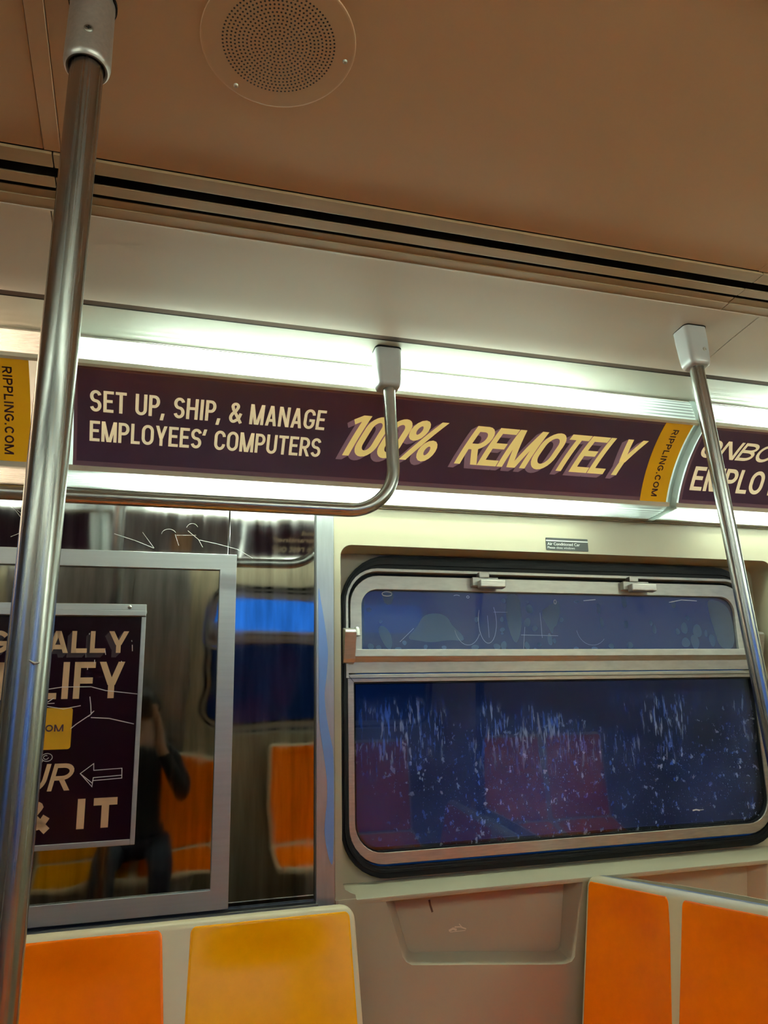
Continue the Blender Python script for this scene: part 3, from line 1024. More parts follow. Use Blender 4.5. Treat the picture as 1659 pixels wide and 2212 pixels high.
# ================================================================== LIGHTS IN THE COVES
def cove_light(x0, x1, mirror, tube_mat, label):
    yy = (lambda y: CY - y) if mirror else (lambda y: y)
    root = thing('light_fixture', ((x0 + x1) / 2, yy(1.60), 2.0), label, 'ceiling light', 'fluorescent cove light sections')
    # opaque white housing behind
    mb = MB()
    prof = [(1.5710, 2.081), (1.5800, 2.130), (1.860, 2.130), (1.860, 1.829), (1.8335, 1.829)]
    mb.grid([[(x0, yy(y), z) for y, z in prof], [(x1, yy(y), z) for y, z in prof]])
    inner = [(1.546, 2.02), (1.571, 2.081), (1.58, 2.13), (1.86, 2.13), (1.86, 1.829), (1.8335, 1.829), (1.7135, 1.829)] + \
            [(A(0, s * AL / 8)[1], A(0, s * AL / 8)[2]) for s in range(9)]
    for x in (x0, x1):
        mb.poly([(y, z) for y, z in inner], [], lambda y, z, x=x: (x, yy(y), z))
    link('housing', mb, 'housing_white', root, smooth=False, recalc=False)
    # lenses, slightly bowed down
    for nm, ya, yb, z, bow in (('upper_lens', 1.5705, 1.5440, 2.0815, 0.0), ('lower_lens', 1.7135, 1.8330, 1.8290, 0.010)):
        mb = MB()
        if nm == 'upper_lens':
            row = [(1.5575, 2.0690), (1.5545, 2.0620), (1.5515, 2.0520), (1.5490, 2.0410), (1.5465, 2.0270), (1.5450, 2.0120), (1.5440, 1.9985)]
        else:
            n = 16
            row = [(ya + (yb - ya) * i / n, z - bow * (1 - (2 * i / n - 1) ** 4)) for i in range(n + 1)]
        mb.grid([[(x0 + 0.010, yy(y), zz) for y, zz in row], [(x1 - 0.010, yy(y), zz) for y, zz in row]])
        link(nm, mb, 'ribbed_lens', root, smooth=True, angle=60, recalc=False)
    mb = MB()
    for k, (p, q) in enumerate((((1.5605, 2.0735), (1.5570, 2.0690)),)):
        mb.prism([p, q, (q[0] + 0.004, q[1]), (p[0] + 0.006, p[1])], x0 + 0.010, x1 - 0.010, lambda a, b, d: (d, yy(a), b))
    link('lens_frame', mb, 'track_ivory', root, smooth=False)
    # milky door panel the adverts are slid over
    mb = MB()
    arc_sheet(mb, x0 + 0.010, x1 - 0.010, 0.0, AL, -0.004, mirror)
    link('door_panel', mb, 'milky_panel', root, smooth=True, recalc=False)
    # ivory tracks along the top and bottom of the advert
    mb = MB()
    arc_sheet(mb, x0 + 0.006, x1 - 0.006, -0.010, 0.0015, 0.006, mirror, 3, thick=0.014)
    arc_sheet(mb, x0 + 0.006, x1 - 0.006, AL - 0.0015, AL + 0.006, 0.006, mirror, 3, thick=0.014)
    link('card_track', mb, 'track_ivory', root, smooth=False)
    # dividers that follow the profile at both ends
    for xa, xb in ((x0, x0 + 0.0095), (x1 - 0.0095, x1)):
        mb = MB()
        arc_sheet(mb, min(xa, xb), max(xa, xb), -0.006, AL + 0.008, 0.010, mirror, 14, thick=0.02)
        mb.box(xa, xb, *sorted((yy(1.705), yy(1.833))), 1.8165, 1.8285)
        mb.prism([(1.5430, 1.998), (1.5440, 2.020), (1.5500, 2.053), (1.5590, 2.075), (1.5700, 2.083), (1.5740, 2.080), (1.556, 2.045), (1.549, 1.998)], xa, xb, lambda a, b, d: (d, yy(a), b))
        link('end_divider', mb, 'milky_panel', root, smooth=True, angle=40)
    # tubes with end caps
    for (y, z, ea, eb) in ((1.635, 2.048, 0.20, 0.30), (1.770, 1.868, 0.16, 0.22)):
        mb = MB()
        mb.tube([(x0 + ea, yy(y), z), (x1 - eb, yy(y), z)], 0.019, 16)
        tb = link('fluorescent_tube', mb, 'lower_cool_tube' if (tube_mat == 'cool_tube' and z < 2) else tube_mat, root)
        for xa, xb in ((x0 + ea - 0.06, x0 + ea), (x1 - eb, x1 - eb + 0.06)):
            mb = MB()
            mb.tube([(xa, yy(y), z), (xb, yy(y), z)], 0.021, 16)
            link('tube_cap', mb, 'channel_metal', tb)
    # dark channel where the lower lens meets the wall
    mb = MB()
    mb.box(x0, x1, *sorted((yy(1.8230), yy(1.8420))), 1.8150, 1.829)
    mb.box(x0, x1, *sorted((yy(1.8080), yy(1.8240))), 1.8180, 1.8235)
    link('wall_channel', mb, 'channel_metal', root, smooth=False, bevel=0.001)
    return root


D0, D1 = -0.205, 1.387
LEN = D1 - D0
cove_light(D0, D1, False, 'cool_tube', 'white glowing cove light around the long purple advert')
cove_light(D0 - LEN, D0, False, 'warm_tube', 'pinkish cove light section behind the thick pole at the far left')
cove_light(D1, D1 + LEN, False, 'cool_tube', 'cove light section beyond the divider, behind the slim right pole')
cove_light(D1 + LEN, X1 - 0.012, False, 'cool_tube', 'cove light section farthest right along the window wall')
for k, (a, b) in enumerate(((D0 - LEN, D0), (D0, D1), (D1, D1 + LEN))):
    cove_light(a, b, True, 'dimmed_tube', ['left cove light section on the opposite side, mirrored in the steel',
                                   'middle cove light section on the opposite side, mirrored in the steel',
                                   'right cove light section on the opposite side, mirrored in the steel'][k])


# ================================================================== ADVERT CARDS
def advert(x0, x1, band, label, mirror=False, paper='ad_purple'):
    c = A((x0 + x1) / 2, AL / 2, 0, mirror)
    root = thing('advert_card', c, label, 'advertisement', 'adverts in the light cove')
    mb = MB()
    arc_sheet(mb, x0, x1, 0.0012, AL - 0.0012, 0.0015, mirror, 14, thick=0.0022)
    link('card_sheet', mb, paper, root, smooth=True, angle=50)
    mb = MB()
    xr = band[0] if band else x1
    for (a, b, s0, s1) in ((x0, xr, 0.0015, 0.0120), (x0, xr, AL - 0.0115, AL - 0.0015), (x0, x0 + 0.0075, 0.0120, AL - 0.0115)):
        arc_sheet(mb, a, b, s0, s1, 0.0020, mirror, 6)
    link('border', mb, 'ad_border' if paper == 'ad_purple' else 'housing_white', root, smooth=True, recalc=False, label='paler border strip')
    if band:
        mb = MB()
        arc_sheet(mb, band[0], band[1], 0.0012, AL - 0.0012, 0.0026, mirror, 14, thick=0.001)
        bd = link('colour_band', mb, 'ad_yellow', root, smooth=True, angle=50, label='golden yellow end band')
        mb = MB()
        mid = (band[0] + band[1]) / 2 - 0.0095 + band[2]
        lettering(mb, 'RIPPLING.COM', lambda x, y: A(mid + y, 0.2135 - x, 0.0031, mirror), 0.0, 0.1975, 0.0185, 0.19, 0.16, 0, 0.4)
        link('band_lettering', mb, 'ad_ink', bd, smooth=False, recalc=False, label='dark upright lettering reading RIPPLING.COM')
    return root


main = advert(-0.1665, 1.3668, (1.2835, 1.3668, 0.0), 'long purple advert with cream words and a yellow end band')
mb = MB()
F = lambda x, y: A(x, 0.1260 + y, 0.0024)
lettering(mb, 'SET UP, SHIP, & MANAGE', F, -0.1340, 0.3845, 0.0505, 0.138, 0.075, 0, 0.25)
F = lambda x, y: A(x, 0.0580 + y, 0.0024)
lettering(mb, "EMPLOYEES' COMPUTERS", F, -0.1335, 0.3830, 0.0465, 0.143, 0.075, 0, 0.25)
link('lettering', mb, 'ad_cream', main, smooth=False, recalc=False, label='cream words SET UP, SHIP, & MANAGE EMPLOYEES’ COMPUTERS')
mb = MB()
for k in range(9):
    dx, ds = -0.0150 * (k + 1) / 9, -0.0108 * (k + 1) / 9
    F = lambda x, y: A(x + dx, 0.0672 + ds + y, 0.0021 + 0.00003 * (8 - k))
    lettering(mb, '100%', F, 0.4180, 0.7000, 0.1060, 0.150, 0.03, 0.40, 0.15)
    lettering(mb, 'REMOTELY', F, 0.7260, 1.2600, 0.1050, 0.150, 0.02, 0.40, 0.15)
link('lettering_shadow', mb, 'ad_shadow', main, smooth=False, recalc=False, label='mauve block shadow of the slanted words')
mb = MB()
F = lambda x, y: A(x, 0.0672 + y, 0.0028)
lettering(mb, '100%', F, 0.4180, 0.7000, 0.1060, 0.150, 0.03, 0.40, 0.15)
lettering(mb, 'REMOTELY', F, 0.7260, 1.2600, 0.1050, 0.150, 0.02, 0.40, 0.15)
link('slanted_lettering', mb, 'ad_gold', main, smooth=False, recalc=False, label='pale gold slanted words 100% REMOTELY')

advert(-1.76, -0.2525, (-0.335, -0.2525, 0.0), 'purple advert left of the thick pole, only its yellow band showing')
adr = advert(1.4100, 2.9350, None, 'purple advert at the right edge reading ONBOARD EMPLOYEES, crossed by a pole')
mb = MB()
F = lambda x, y: A(x, 0.1370 + y, 0.0024)
lettering(mb, 'ONBOARD', F, 1.4270, 1.8650, 0.0560, 0.165, 0.10, 0.27, 0.25)
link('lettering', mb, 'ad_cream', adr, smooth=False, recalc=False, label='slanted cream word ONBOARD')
mb = MB()
F = lambda x, y: A(x, 0.0400 + y, 0.0024)
lettering(mb, 'EMPLOYEES', F, 1.4360, 1.8650, 0.0700, 0.16, 0.075, 0, 0.25)
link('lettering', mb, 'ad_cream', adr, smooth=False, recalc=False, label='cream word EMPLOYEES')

# adverts of the opposite side, seen only as reflections in the steel
ad_p = advert(-0.1665, 0.440, None, 'pale grey advert of the opposite cove with a peach square, mirrored above the framed panel', True, 'ad_pale')
mb = MB()
arc_sheet(mb, 0.10, 0.20, 0.020, 0.130, 0.0021, True, 6)
link('picture', mb, 'ad_peach', ad_p, smooth=True, recalc=False, label='peach square picture')
ad_m = advert(0.446, 1.3668, None, 'purple advert of the opposite cove reading quarantine? We rest our, mirrored in steel', True)
for word, sv, h in (('brand', 0.150, 0.035), ('quarantine?', 0.090, 0.040), ('We rest our', 0.026, 0.046)):
    mb = MB()
    font_text(mb, word, lambda x, y: A(1.27 - x, sv + y, 0.0024, True), 0.42, 0.54 if word == 'brand' else 0.67, h, 0.01)
    link('lettering', mb, 'ad_cream', ad_m, smooth=False, recalc=False)
advert(-1.76, -0.2525, None, 'plain purple advert of the opposite cove, at its left end', True)


# ================================================================== CEILING SPEAKER
spk = thing('ceiling_speaker', (0.137, 0.789, 2.1), 'round beige perforated loudspeaker set in the brown ceiling', 'speaker')
mb = MB()
c = (0.137, 0.789, 2.1)
mb.lathe([(0.0005, -0.0016), (0.03, -0.0016), (0.06, -0.0016), (0.1010, -0.0016), (0.1024, -0.00158), (0.1040, -0.0012), (0.1048, 0.0)], c, 96)
plate = link('grille_plate', mb, 'ceiling_panel', spk, smooth=True, angle=15)
mb = MB()
ring = 14
for i in range(ring + 1):
    r = 0.0752 * i / ring
    n = max(1, int(round(6.0 * i)))
    for k in range(n):
        a = 2 * PI * k / n + i * 0.37
        mb.disc((c[0] + r * math.cos(a), c[1] + r * math.sin(a), 2.09825), (0, 0, -1), 0.00145, 10)
pf = link('perforations', mb, 'slot_black', plate, smooth=False, recalc=False, label='rings of small dark holes')
pf['kind'] = 'stuff'
for k in range(3):
    a = math.radians(1.6 + 120 * k)
    mb = MB()
    mb.lathe([(0.0, -0.0045), (0.0022, -0.0040), (0.0036, -0.0024), (0.0038, -0.0016)], (c[0] + 0.093 * math.cos(a), c[1] + 0.093 * math.sin(a), 2.1), 16)
    link('screw', mb, 'screw_steel', spk)


# ================================================================== POLES AND HANDRAIL
def rr_loop(cx, cy, hx, hy, r, z, n=5):
    pts = []
    for (sx, sy, a) in ((1, 1, 0), (-1, 1, 90), (-1, -1, 180), (1, -1, 270)):
        for i in range(n + 1):
            t = math.radians(a + 90 * i / n)
            pts.append((cx + sx * (hx - r) + r * math.cos(t), cy + sy * (hy - r) + r * math.sin(t), z))
    return pts


def socket_square(parent, cx, cy, ztop, zbot, hx=0.028, hy=0.023, screw=False, rp=0.013):
    mb = MB()
    H = ztop - zbot
    rows = [rr_loop(cx, cy, hx, hy, 0.011, ztop), rr_loop(cx, cy, hx * .985, hy, 0.011, ztop - H * 0.3),
            rr_loop(cx, cy, hx * .90, hy * .96, 0.011, ztop - H * 0.80), rr_loop(cx, cy, hx * .87, hy * .93, 0.011, ztop - H * 0.91),
            rr_loop(cx, cy, hx * .80, hy * .85, 0.010, ztop - H * 0.975), rr_loop(cx, cy, hx * .68, hy * .74, 0.009, zbot)]
    mb.grid(rows, close_u=True)
    mb.face(rows[-1])
    mb.face(rows[0])
    so = link('ceiling_socket', mb, 'socket_paint', parent, smooth=True, angle=50, label='pale grey painted socket')
    mb = MB()
    g = [rr_loop(cx, cy, hx + 0.0012, hy + 0.0012, 0.012, ztop + 0.0035), rr_loop(cx, cy, hx + 0.0012, hy + 0.0012, 0.012, ztop - 0.0004)]
    mb.grid(g, close_u=True)
    mb.face(g[0])
    mb.face(g[1])
    link('gasket', mb, 'rubber', so)
    if screw:
        mb = MB()
        cxs, zs = cx + 0.010, ztop - H * 0.62
        y0 = cy - hy * 0.975
        mb.grid([[(cxs + r * math.cos(2 * PI * k / 16), y0 - d, zs + r * math.sin(2 * PI * k / 16)) for k in range(16)]
                 for r, d in ((0.0048, -0.002), (0.0046, 0.0014), (0.003, 0.0022), (0.0012, 0.0014), (0.0001, 0.0006))], close_u=True)
        link('screw', mb, 'screw_steel', so)
    return so


# left pole, close to the camera
pl = thing('grab_pole', (-0.1003, 0.79, 0.0), 'thick steel floor-to-ceiling pole close to the camera at the left', 'pole', 'steel grab poles')
mb = MB()
mb.tube([(-0.1003, 0.79, 0.0)] + [(-0.1003, 0.79, 0.02 + 2.04 * i / 8) for i in range(9)], 0.0196, 40)
tb = link('tube', mb, 'pole_steel', pl)
mb = MB()
prof = [(0.0200, 0.0075), (0.0215, 0.0010), (0.0245, 0.0), (0.0268, 0.0030), (0.0278, 0.0085), (0.0276, 0.03), (0.0270, 0.1085)]
mb.lathe(prof, (-0.1003, 0.79, 1.988), 48)
so = link('ceiling_socket', mb, 'socket_silver', pl, smooth=True, angle=60, label='silver round socket at the ceiling')
mb = MB()
mb.lathe([(0.0196, 0.004), (0.0212, 0.0035)], (-0.1003, 0.79, 1.986), 40)
link('collar_gasket', mb, 'rubber', so)
mb = MB()
mb.lathe([(0.0285, 0.0), (0.0295, 0.0), (0.0295, 0.0045), (0.0, 0.0045)], (-0.1003, 0.79, 2.0955), 40)
link('gasket', mb, 'rubber', so)
mb = MB()
ang = math.radians(-88)
ax = Vector((math.cos(ang), math.sin(ang), 0))
cs = Vector((-0.1003, 0.79, 2.0245)) + ax * 0.0272
ux = Vector((-ax.y, ax.x, 0))
mb.grid([[cs + ax * d + ux * r * math.cos(2 * PI * k / 20) + Vector((0, 0, 1)) * r * math.sin(2 * PI * k / 20) for k in range(20)]
         for r, d in ((0.0058, -0.001), (0.0056, 0.0012), (0.0040, 0.0020), (0.0001, 0.0022))], close_u=True)
sc = link('screw', mb, 'screw_steel', so)
mb = MB()
for (a, b) in ((0.0030, 0.0008), (0.0008, 0.0030)):
    mb.face([cs + ax * 0.0026 + ux * sx * a + Vector((0, 0, 1)) * sz * b for sx, sz in ((-1, -1), (1, -1), (1, 1), (-1, 1))])
link('cross_slot', mb, 'dark', sc, smooth=False, recalc=False)
mb = MB()
mb.lathe([(0.0196, 0.03), (0.030, 0.026), (0.036, 0.018), (0.037, 0.0)], (-0.1003, 0.79, 0.0), 40)
link('floor_flange', mb, 'socket_silver', pl)
# little dent in the tube
mb = MB()
for k in range(1):
    mb.tube([(-0.0975, 0.7706, 1.2665), (-0.0925, 0.7712, 1.2635), (-0.0885, 0.7725, 1.2645)], [0.0006, 0.0016, 0.0006], 8)
link('dent', mb, 'socket_silver', tb)

# right pole, rising from the back of the seats
pr = thing('grab_pole', (1.1754, 1.285, 0.0), 'slim steel pole at the right, crossing the window corner', 'pole', 'steel grab poles')
mb = MB()
mb.tube([(1.1754, 1.285, 2.05 * i / 10) for i in range(11)], 0.0158, 32)
link('tube', mb, 'pole_steel', pr)
socket_square(pr, 1.1754, 1.285, 2.0945, 1.9980, 0.0300, 0.0255, True)
mb = MB()
mb.lathe([(0.0156, 0.03), (0.026, 0.026), (0.032, 0.018), (0.033, 0.0)], (1.1754, 1.285, 0.0), 32)
link('floor_flange', mb, 'socket_silver', pr)

# overhead handrail
rl = thing('overhead_handrail', (0.507, 1.503, 2.08), 'bent steel handrail hanging below the light cove, in front of the advert', 'handrail')
RZ, RY, RXR, RXL, RB = 1.6890, 1.503, 0.5080, -1.15, 0.107
path = [(RXR, RY, 2.00 - i * 0.03) for i in range(8)]
path = [p for p in path if p[2] > RZ + RB]
path += [(RXR - RB + RB * math.cos(a), RY, RZ + RB + RB * math.sin(a)) for a in [-PI / 2 * i / 14 for i in range(15)]]
path += [(RXR - RB - i * 0.12, RY, RZ) for i in range(1, 11)]
path += [(RXL + RB + RB * math.cos(a), RY, RZ + RB + RB * math.sin(a)) for a in [-PI / 2 - PI / 2 * i / 14 for i in range(15)]]
path += [(RXL, RY, RZ + RB + 0.05), (RXL, RY, 2.00)]
mb = MB()
mb.tube(path, 0.0142, 32)
link('tube', mb, 'rail_steel', rl, angle=60)
socket_square(rl, RXR - 0.002, RY, 2.0808, 1.9855, 0.0306, 0.0250)
socket_square(rl, RXL, RY, 2.0808, 1.9855, 0.0306, 0.0250)


# ================================================================== FRAMED STEEL PANEL AND POSTER
fp = thing('framed_panel', W(-0.275, 1.285, 0.0), 'dark mirror-like steel panel in a broad satin frame behind the poster', 'wall panel')
FX0, FX1, FZ0, FZ1 = -0.757, 0.2085, 0.895, 1.679
IX0, IX1, IZ0, IZ1 = -0.718, 0.1692, 0.9365, 1.6405
mb = MB()
mb.prism([(FX0, FZ0), (FX1, FZ0), (FX1, FZ1), (FX0, FZ1)], -0.012, 0.012, W, holes=[[(IX0, IZ0), (IX1, IZ0), (IX1, IZ1), (IX0, IZ1)]])
link('frame', mb, 'satin_steel', fp, smooth=False, bevel=0.0012)
mb = MB()
mb.box(IX0, IX1, -0.003, 0.011, IZ0, IZ1, fn=lambda x, y, z: W(x, z, y))
link('panel_face', mb, 'dull_mirror_steel', fp, smooth=False, label='polished steel sheet with wavy reflections')

po = thing('poster_frame', W(-0.27, 1.30, -0.012), 'dark maroon poster in a slim aluminium frame behind the thick pole', 'poster')
PX0, PX1, PZ0, PZ1 = -0.545, 0.0055, 1.0410, 1.5545
mb = MB()
mb.box(PX0, PX1, -0.020, -0.003, 1.5395, PZ1, fn=lambda x, y, z: W(x, z, y))
mb.box(PX0, PX1, -0.024, -0.003, 1.5265, 1.5395, fn=lambda x, y, z: W(x, z, y))
link('top_rail', mb, 'satin_steel', po, smooth=False, bevel=0.0015)
for (a, b) in ((PX0, PX0 + 0.010), (PX1 - 0.0100, PX1)):
    mb = MB()
    mb.box(a, b, -0.019, -0.003, PZ0, 1.5265, fn=lambda x, y, z: W(x, z, y))
    link('side_rail', mb, 'satin_steel', po, smooth=False, bevel=0.0012)
mb = MB()
mb.box(PX0 + 0.010, PX1 - 0.010, -0.019, -0.003, PZ0, PZ0 + 0.0115, fn=lambda x, y, z: W(x, z, y))
link('bottom_rail', mb, 'satin_steel', po, smooth=False, bevel=0.0012)
for x in (-0.0315, -0.505):
    mb = MB()
    mb.grid([[(W(x, 1.5475, 0)[0] + r * math.cos(2 * PI * k / 16), W(x, 1.5475, -0.020)[1] - d, 1.5475 + r * math.sin(2 * PI * k / 16)) for k in range(16)]
             for r, d in ((0.0046, 0), (0.0044, 0.002), (0.003, 0.0034), (0.0001, 0.004))], close_u=True)
    link('screw', mb, 'screw_steel', po)
mb = MB()
mb.box(PX0 + 0.009, PX1 - 0.009, -0.012, -0.003, PZ0 + 0.010, 1.5275, fn=lambda x, y, z: W(x, z, y))
sheet = link('poster_sheet', mb, 'poster_maroon', po, smooth=False, label='glossy dark maroon poster sheet')


def PW(z0, off):
    return lambda x, y: W(x, z0 + y, off)


mb = MB()
for k in range(5):
    d = 0.0022 * (k + 1)
    lettering(mb, 'MAGICALLY', lambda x, y: W(x - d * .8, 1.4462 - d * .9 + y, -0.0122), -0.4300, -0.0300, 0.0480, 0.215, 0.13, 0, 1)
link('lettering_shadow', mb, 'poster_shade', sheet, smooth=False, recalc=False)
for word, z0, xa, xb, cap, t, gap, sh in (('MAGICALLY', 1.4462, -0.4300, -0.0300, 0.0480, 0.205, 0.13, 0), ('SIMPLIFY', 1.3475, -0.4350, -0.0345, 0.0790, 0.165, 0.10, 0),
                                          ('YOUR', 1.1580, -0.3350, -0.1230, 0.0553, 0.16, 0.12, 0.22), ('HR & IT', 1.0790, -0.4050, -0.0345, 0.0605, 0.25, 0.26, 0)):
    mb = MB()
    lettering(mb, word, PW(z0, -0.0126), xa, xb, cap, t, gap, sh, 1)
    link('lettering', mb, 'poster_tan', sheet, smooth=False, recalc=False, label='tan word ' + word)
mb = MB()
mb.prism(rrect(-0.345, -0.1380, 1.2425, 1.3290, 0.006), -0.0123, -0.0118, W)
bx = link('colour_box', mb, 'poster_yellow', sheet, smooth=False, label='yellow box on the poster')
mb = MB()
lettering(mb, 'RIPPLING.COM', PW(1.2795, -0.0128), -0.3250, -0.1545, 0.0145, 0.20, 0.16, 0, 1)
link('box_lettering', mb, 'ad_ink', bx, smooth=False, recalc=False)
mb = MB()
for sgn in (1, -1):
    cx = -0.27 if sgn < 0 else 0
    ar = [(-0.0290, 1.1985), (-0.0870, 1.1965), (-0.0878, 1.2105), (-0.1140, 1.1910), (-0.0885, 1.1630), (-0.0878, 1.1755), (-0.0283, 1.1780), (-0.0290, 1.1985)]
    ar2 = [(-0.0290, 1.1840), (-0.0870, 1.1815), (-0.0880, 1.1700), (-0.1140, 1.1910)]
    mb = MB()
    for q in (ar, ar2):
        stroke(mb, [(x if sgn > 0 else -0.44 - x, z) for x, z in q], 0.0015, lambda x, z: W(x, z, -0.0126), 1)
    link('arrow_outline', mb, 'label_white', sheet, smooth=False, recalc=False, label='thin white outlined arrow')
mb = MB()
S = lambda pts: [(x * 0.000978 - 0.2965, 1.4462 - (y - 1411) * 0.00101 + (x - 108) * -0.00002) for x, y in pts]
for pts, t in (([(100, 1489), (137, 1483), (197, 1482), (229, 1490), (298, 1497)], .0016),
               ([(98, 1522), (121, 1506)], .0016), ([(98, 1522), (142, 1529), (178, 1522)], .0016), ([(104, 1518), (123, 1517)], .0014),
               ([(196, 1503), (199, 1520), (201, 1540), (172, 1560), (160, 1570)], .0018), ([(201, 1540), (204, 1535)], .0014),
               ([(196, 1545), (207, 1533)], .0014), ([(201, 1547), (240, 1549), (294, 1561)], .0018),
               (arc(0, 0, 1, 1, 0, 1, 1), .0)):
    if t:
        stroke(mb, S(pts), t, lambda x, z: W(x, z, -0.0131), 0.02)
link('scratch', mb, 'scratch_white', sheet, smooth=False, recalc=False, label='long white scratched lines across the poster')
mb = MB()
stroke(mb, S(arc(98, 1634, 10, 7, -120, 200, 14)), .0012, lambda x, z: W(x, z, -0.0131), 0.02)
stroke(mb, S(arc(116, 1628, 11, 8, 200, 560, 14)), .0012, lambda x, z: W(x, z, -0.0131), 0.02)
stroke(mb, S(arc(114, 1628, 5, 4, 0, 300, 10)), .0012, lambda x, z: W(x, z, -0.0131), 0.02)
link('scratch', mb, 'scratch_white', sheet, smooth=False, recalc=False, label='small white scratched swirls under the yellow box')
mb = MB()
for (x, y, dx, dy) in ((281, 1390, 1, 14), (222, 1403, 2, 10), (186, 1366, 0, 4), (201, 1424, 0, 8), (187, 1440, 0, 6), (279, 1380, 1, 3), (259, 1426, 1, 3)):
    stroke(mb, S([(x, y), (x + dx, y + dy)]), .0016, lambda x, z: W(x, z, -0.0131), 0.02)
link('nicks', mb, 'scratch_white', sheet, smooth=False, recalc=False, label='tiny white nicks in the poster')['kind'] = 'stuff'

# scratched marks on the steel above the frame
mb = MB()
SS = lambda pts: [(x * 0.001045 - 0.3105, 1.6780 - (y - 1190) * 0.00103) for x, y in pts]
for pts, t in (([(224, 1144), (270, 1158), (311, 1174)], .0012), ([(285, 1138), (300, 1158), (312, 1174)], .0009), ([(412, 1151), (450, 1158), (500, 1170), (536, 1190)], .0012),
               (arc(343, 1140, 16, 12, 180, 340, 10), .0009), ([(357, 1140), (366, 1166)], .0009), ([(385, 1130), (410, 1150), (420, 1168)], .0009),
               ([(360, 1142), (404, 1140)], .0008), (arc(395, 1128, 14, 16, 200, 330, 8), .0008), ([(5, 1085), (40, 1130)], .0008), ([(20, 1100), (48, 1120)], .0007),
               ([(12, 1160), (45, 1143)], .0009)):
    stroke(mb, SS(pts), t, lambda x, z: W(x, z, 0.0112), 0.02)
gs = link('scratches', mb, 'scratch_steel', bpy.data.objects['wall_steel'], smooth=False, recalc=False, label='thin scratched lines in the steel')

# ================================================================== WALL LABEL
lb = thing('window_notice', W(1.12, 1.741, 0.0), 'small black and white Air Conditioned Car notice above the window', 'sign')
mb = MB()
mb.prism(rrect(1.0540, 1.1860, 1.7245, 1.7590, 0.002), -0.0012, 0.0002, W)
ls = link('notice_plate', mb, 'label_black', lb, smooth=False)
mb = MB()
mb.box(1.0542, 1.1858, -0.0016, -0.0010, 1.7495, 1.7525, fn=lambda x, y, z: W(x, z, y))
font_text(mb, 'Air Conditioned Car', lambda x, y: W(x, 1.7382 + y, -0.0015), 1.0580, 1.1600, 0.0080, 0.012)
font_text(mb, 'Please close windows', lambda x, y: W(x, 1.7288 + y, -0.0015), 1.0580, 1.1430, 0.0062, 0.004)
link('notice_lettering', mb, 'label_white', ls, smooth=False, recalc=False, label='white words Air Conditioned Car, Please close windows')

# scuffs in the pocket of the lower liner
mb = MB()
for pl, t in (([(0.745, 0.793), (0.756, 0.797), (0.765, 0.793)], .005), ([(0.760, 0.800), (0.775, 0.799), (0.790, 0.793)], .003), ([(0.772, 0.806), (0.779, 0.798)], .002),
              ([(0.748, 0.790), (0.788, 0.790)], .0015)):
    stroke(mb, pl, t, lambda x, z: W(x, z, 0.0445), 0.01, 0)
stroke(mb, [(0.6965, 0.866), (0.6985, 0.855), (0.7040, 0.838)], .005, lambda x, z: W(x, z, 0.0445), 0.01, 1)
link('scuff_marks', mb, ['scuff', 'scuff_dark'], wall_back, smooth=False, recalc=False, label='pale scuffs and a dark gouge in the moulded pocket')


# ================================================================== SEATS
def sheet_surface(mb, f, a0, a1, b0, b1, rt, rb, thick, e=0.010, na=22, nb=26, front=0.0):
    """rounded sheet; f(a, b, d) with d towards the sitter; edges rolled back over width e"""
    bs = []
    for i in range(nb + 1):
        s = i / nb
        bs.append(b0 + (b1 - b0) * s)
    ext = [0, .15, .35, .6, 1.0, 1.5, 2.2, 3.2]
    for r, bb, sg in ((rt, b1, -1), (rb, b0, 1)):
        for q in ext:
            bs.append(bb + sg * q * max(r, e) * 0.5)
    bs = sorted(set(round(b, 5) for b in bs if b0 - 1e-6 <= b <= b1 + 1e-6))

    def inset(b):
        v = 0.0
        if rt > 0 and b > b1 - rt:
            v = max(v, rt - math.sqrt(max(0, rt * rt - (b - (b1 - rt)) ** 2)))
        if rb > 0 and b < b0 + rb:
            v = max(v, rb - math.sqrt(max(0, rb * rb - (b0 + rb - b) ** 2)))
        return v
    Fr, Bk = [], []
    for b in bs:
        i = inset(b)
        lo, hi = a0 + i, a1 - i
        cols = [lo, lo + e * .12, lo + e * .35, lo + e * .7, lo + e] + [lo + e + (hi - lo - 2 * e) * k / na for k in range(1, na)] + \
               [hi - e, hi - e * .7, hi - e * .35, hi - e * .12, hi]
        fr, bk = [], []
        for a in cols:
            dd = min(a - lo, hi - a, b - b0, b1 - b)
            q = max(0.0, min(1.0, dd / e))
            d = front - thick * 0.8 * (1 - math.sqrt(max(0, 1 - (1 - q) ** 2)))
            fr.append(f(a, b, d))
            bk.append(f(a, b, front - thick))
        Fr.append(fr)
        Bk.append(bk)
    mb.grid(Fr)
    mb.grid(Bk)
    mb.grid([[r[0] for r in Fr], [r[0] for r in Bk]])
    mb.grid([[r[-1] for r in Fr], [r[-1] for r in Bk]])
    mb.grid([Fr[0], Bk[0]])
    mb.grid([Fr[-1], Bk[-1]])


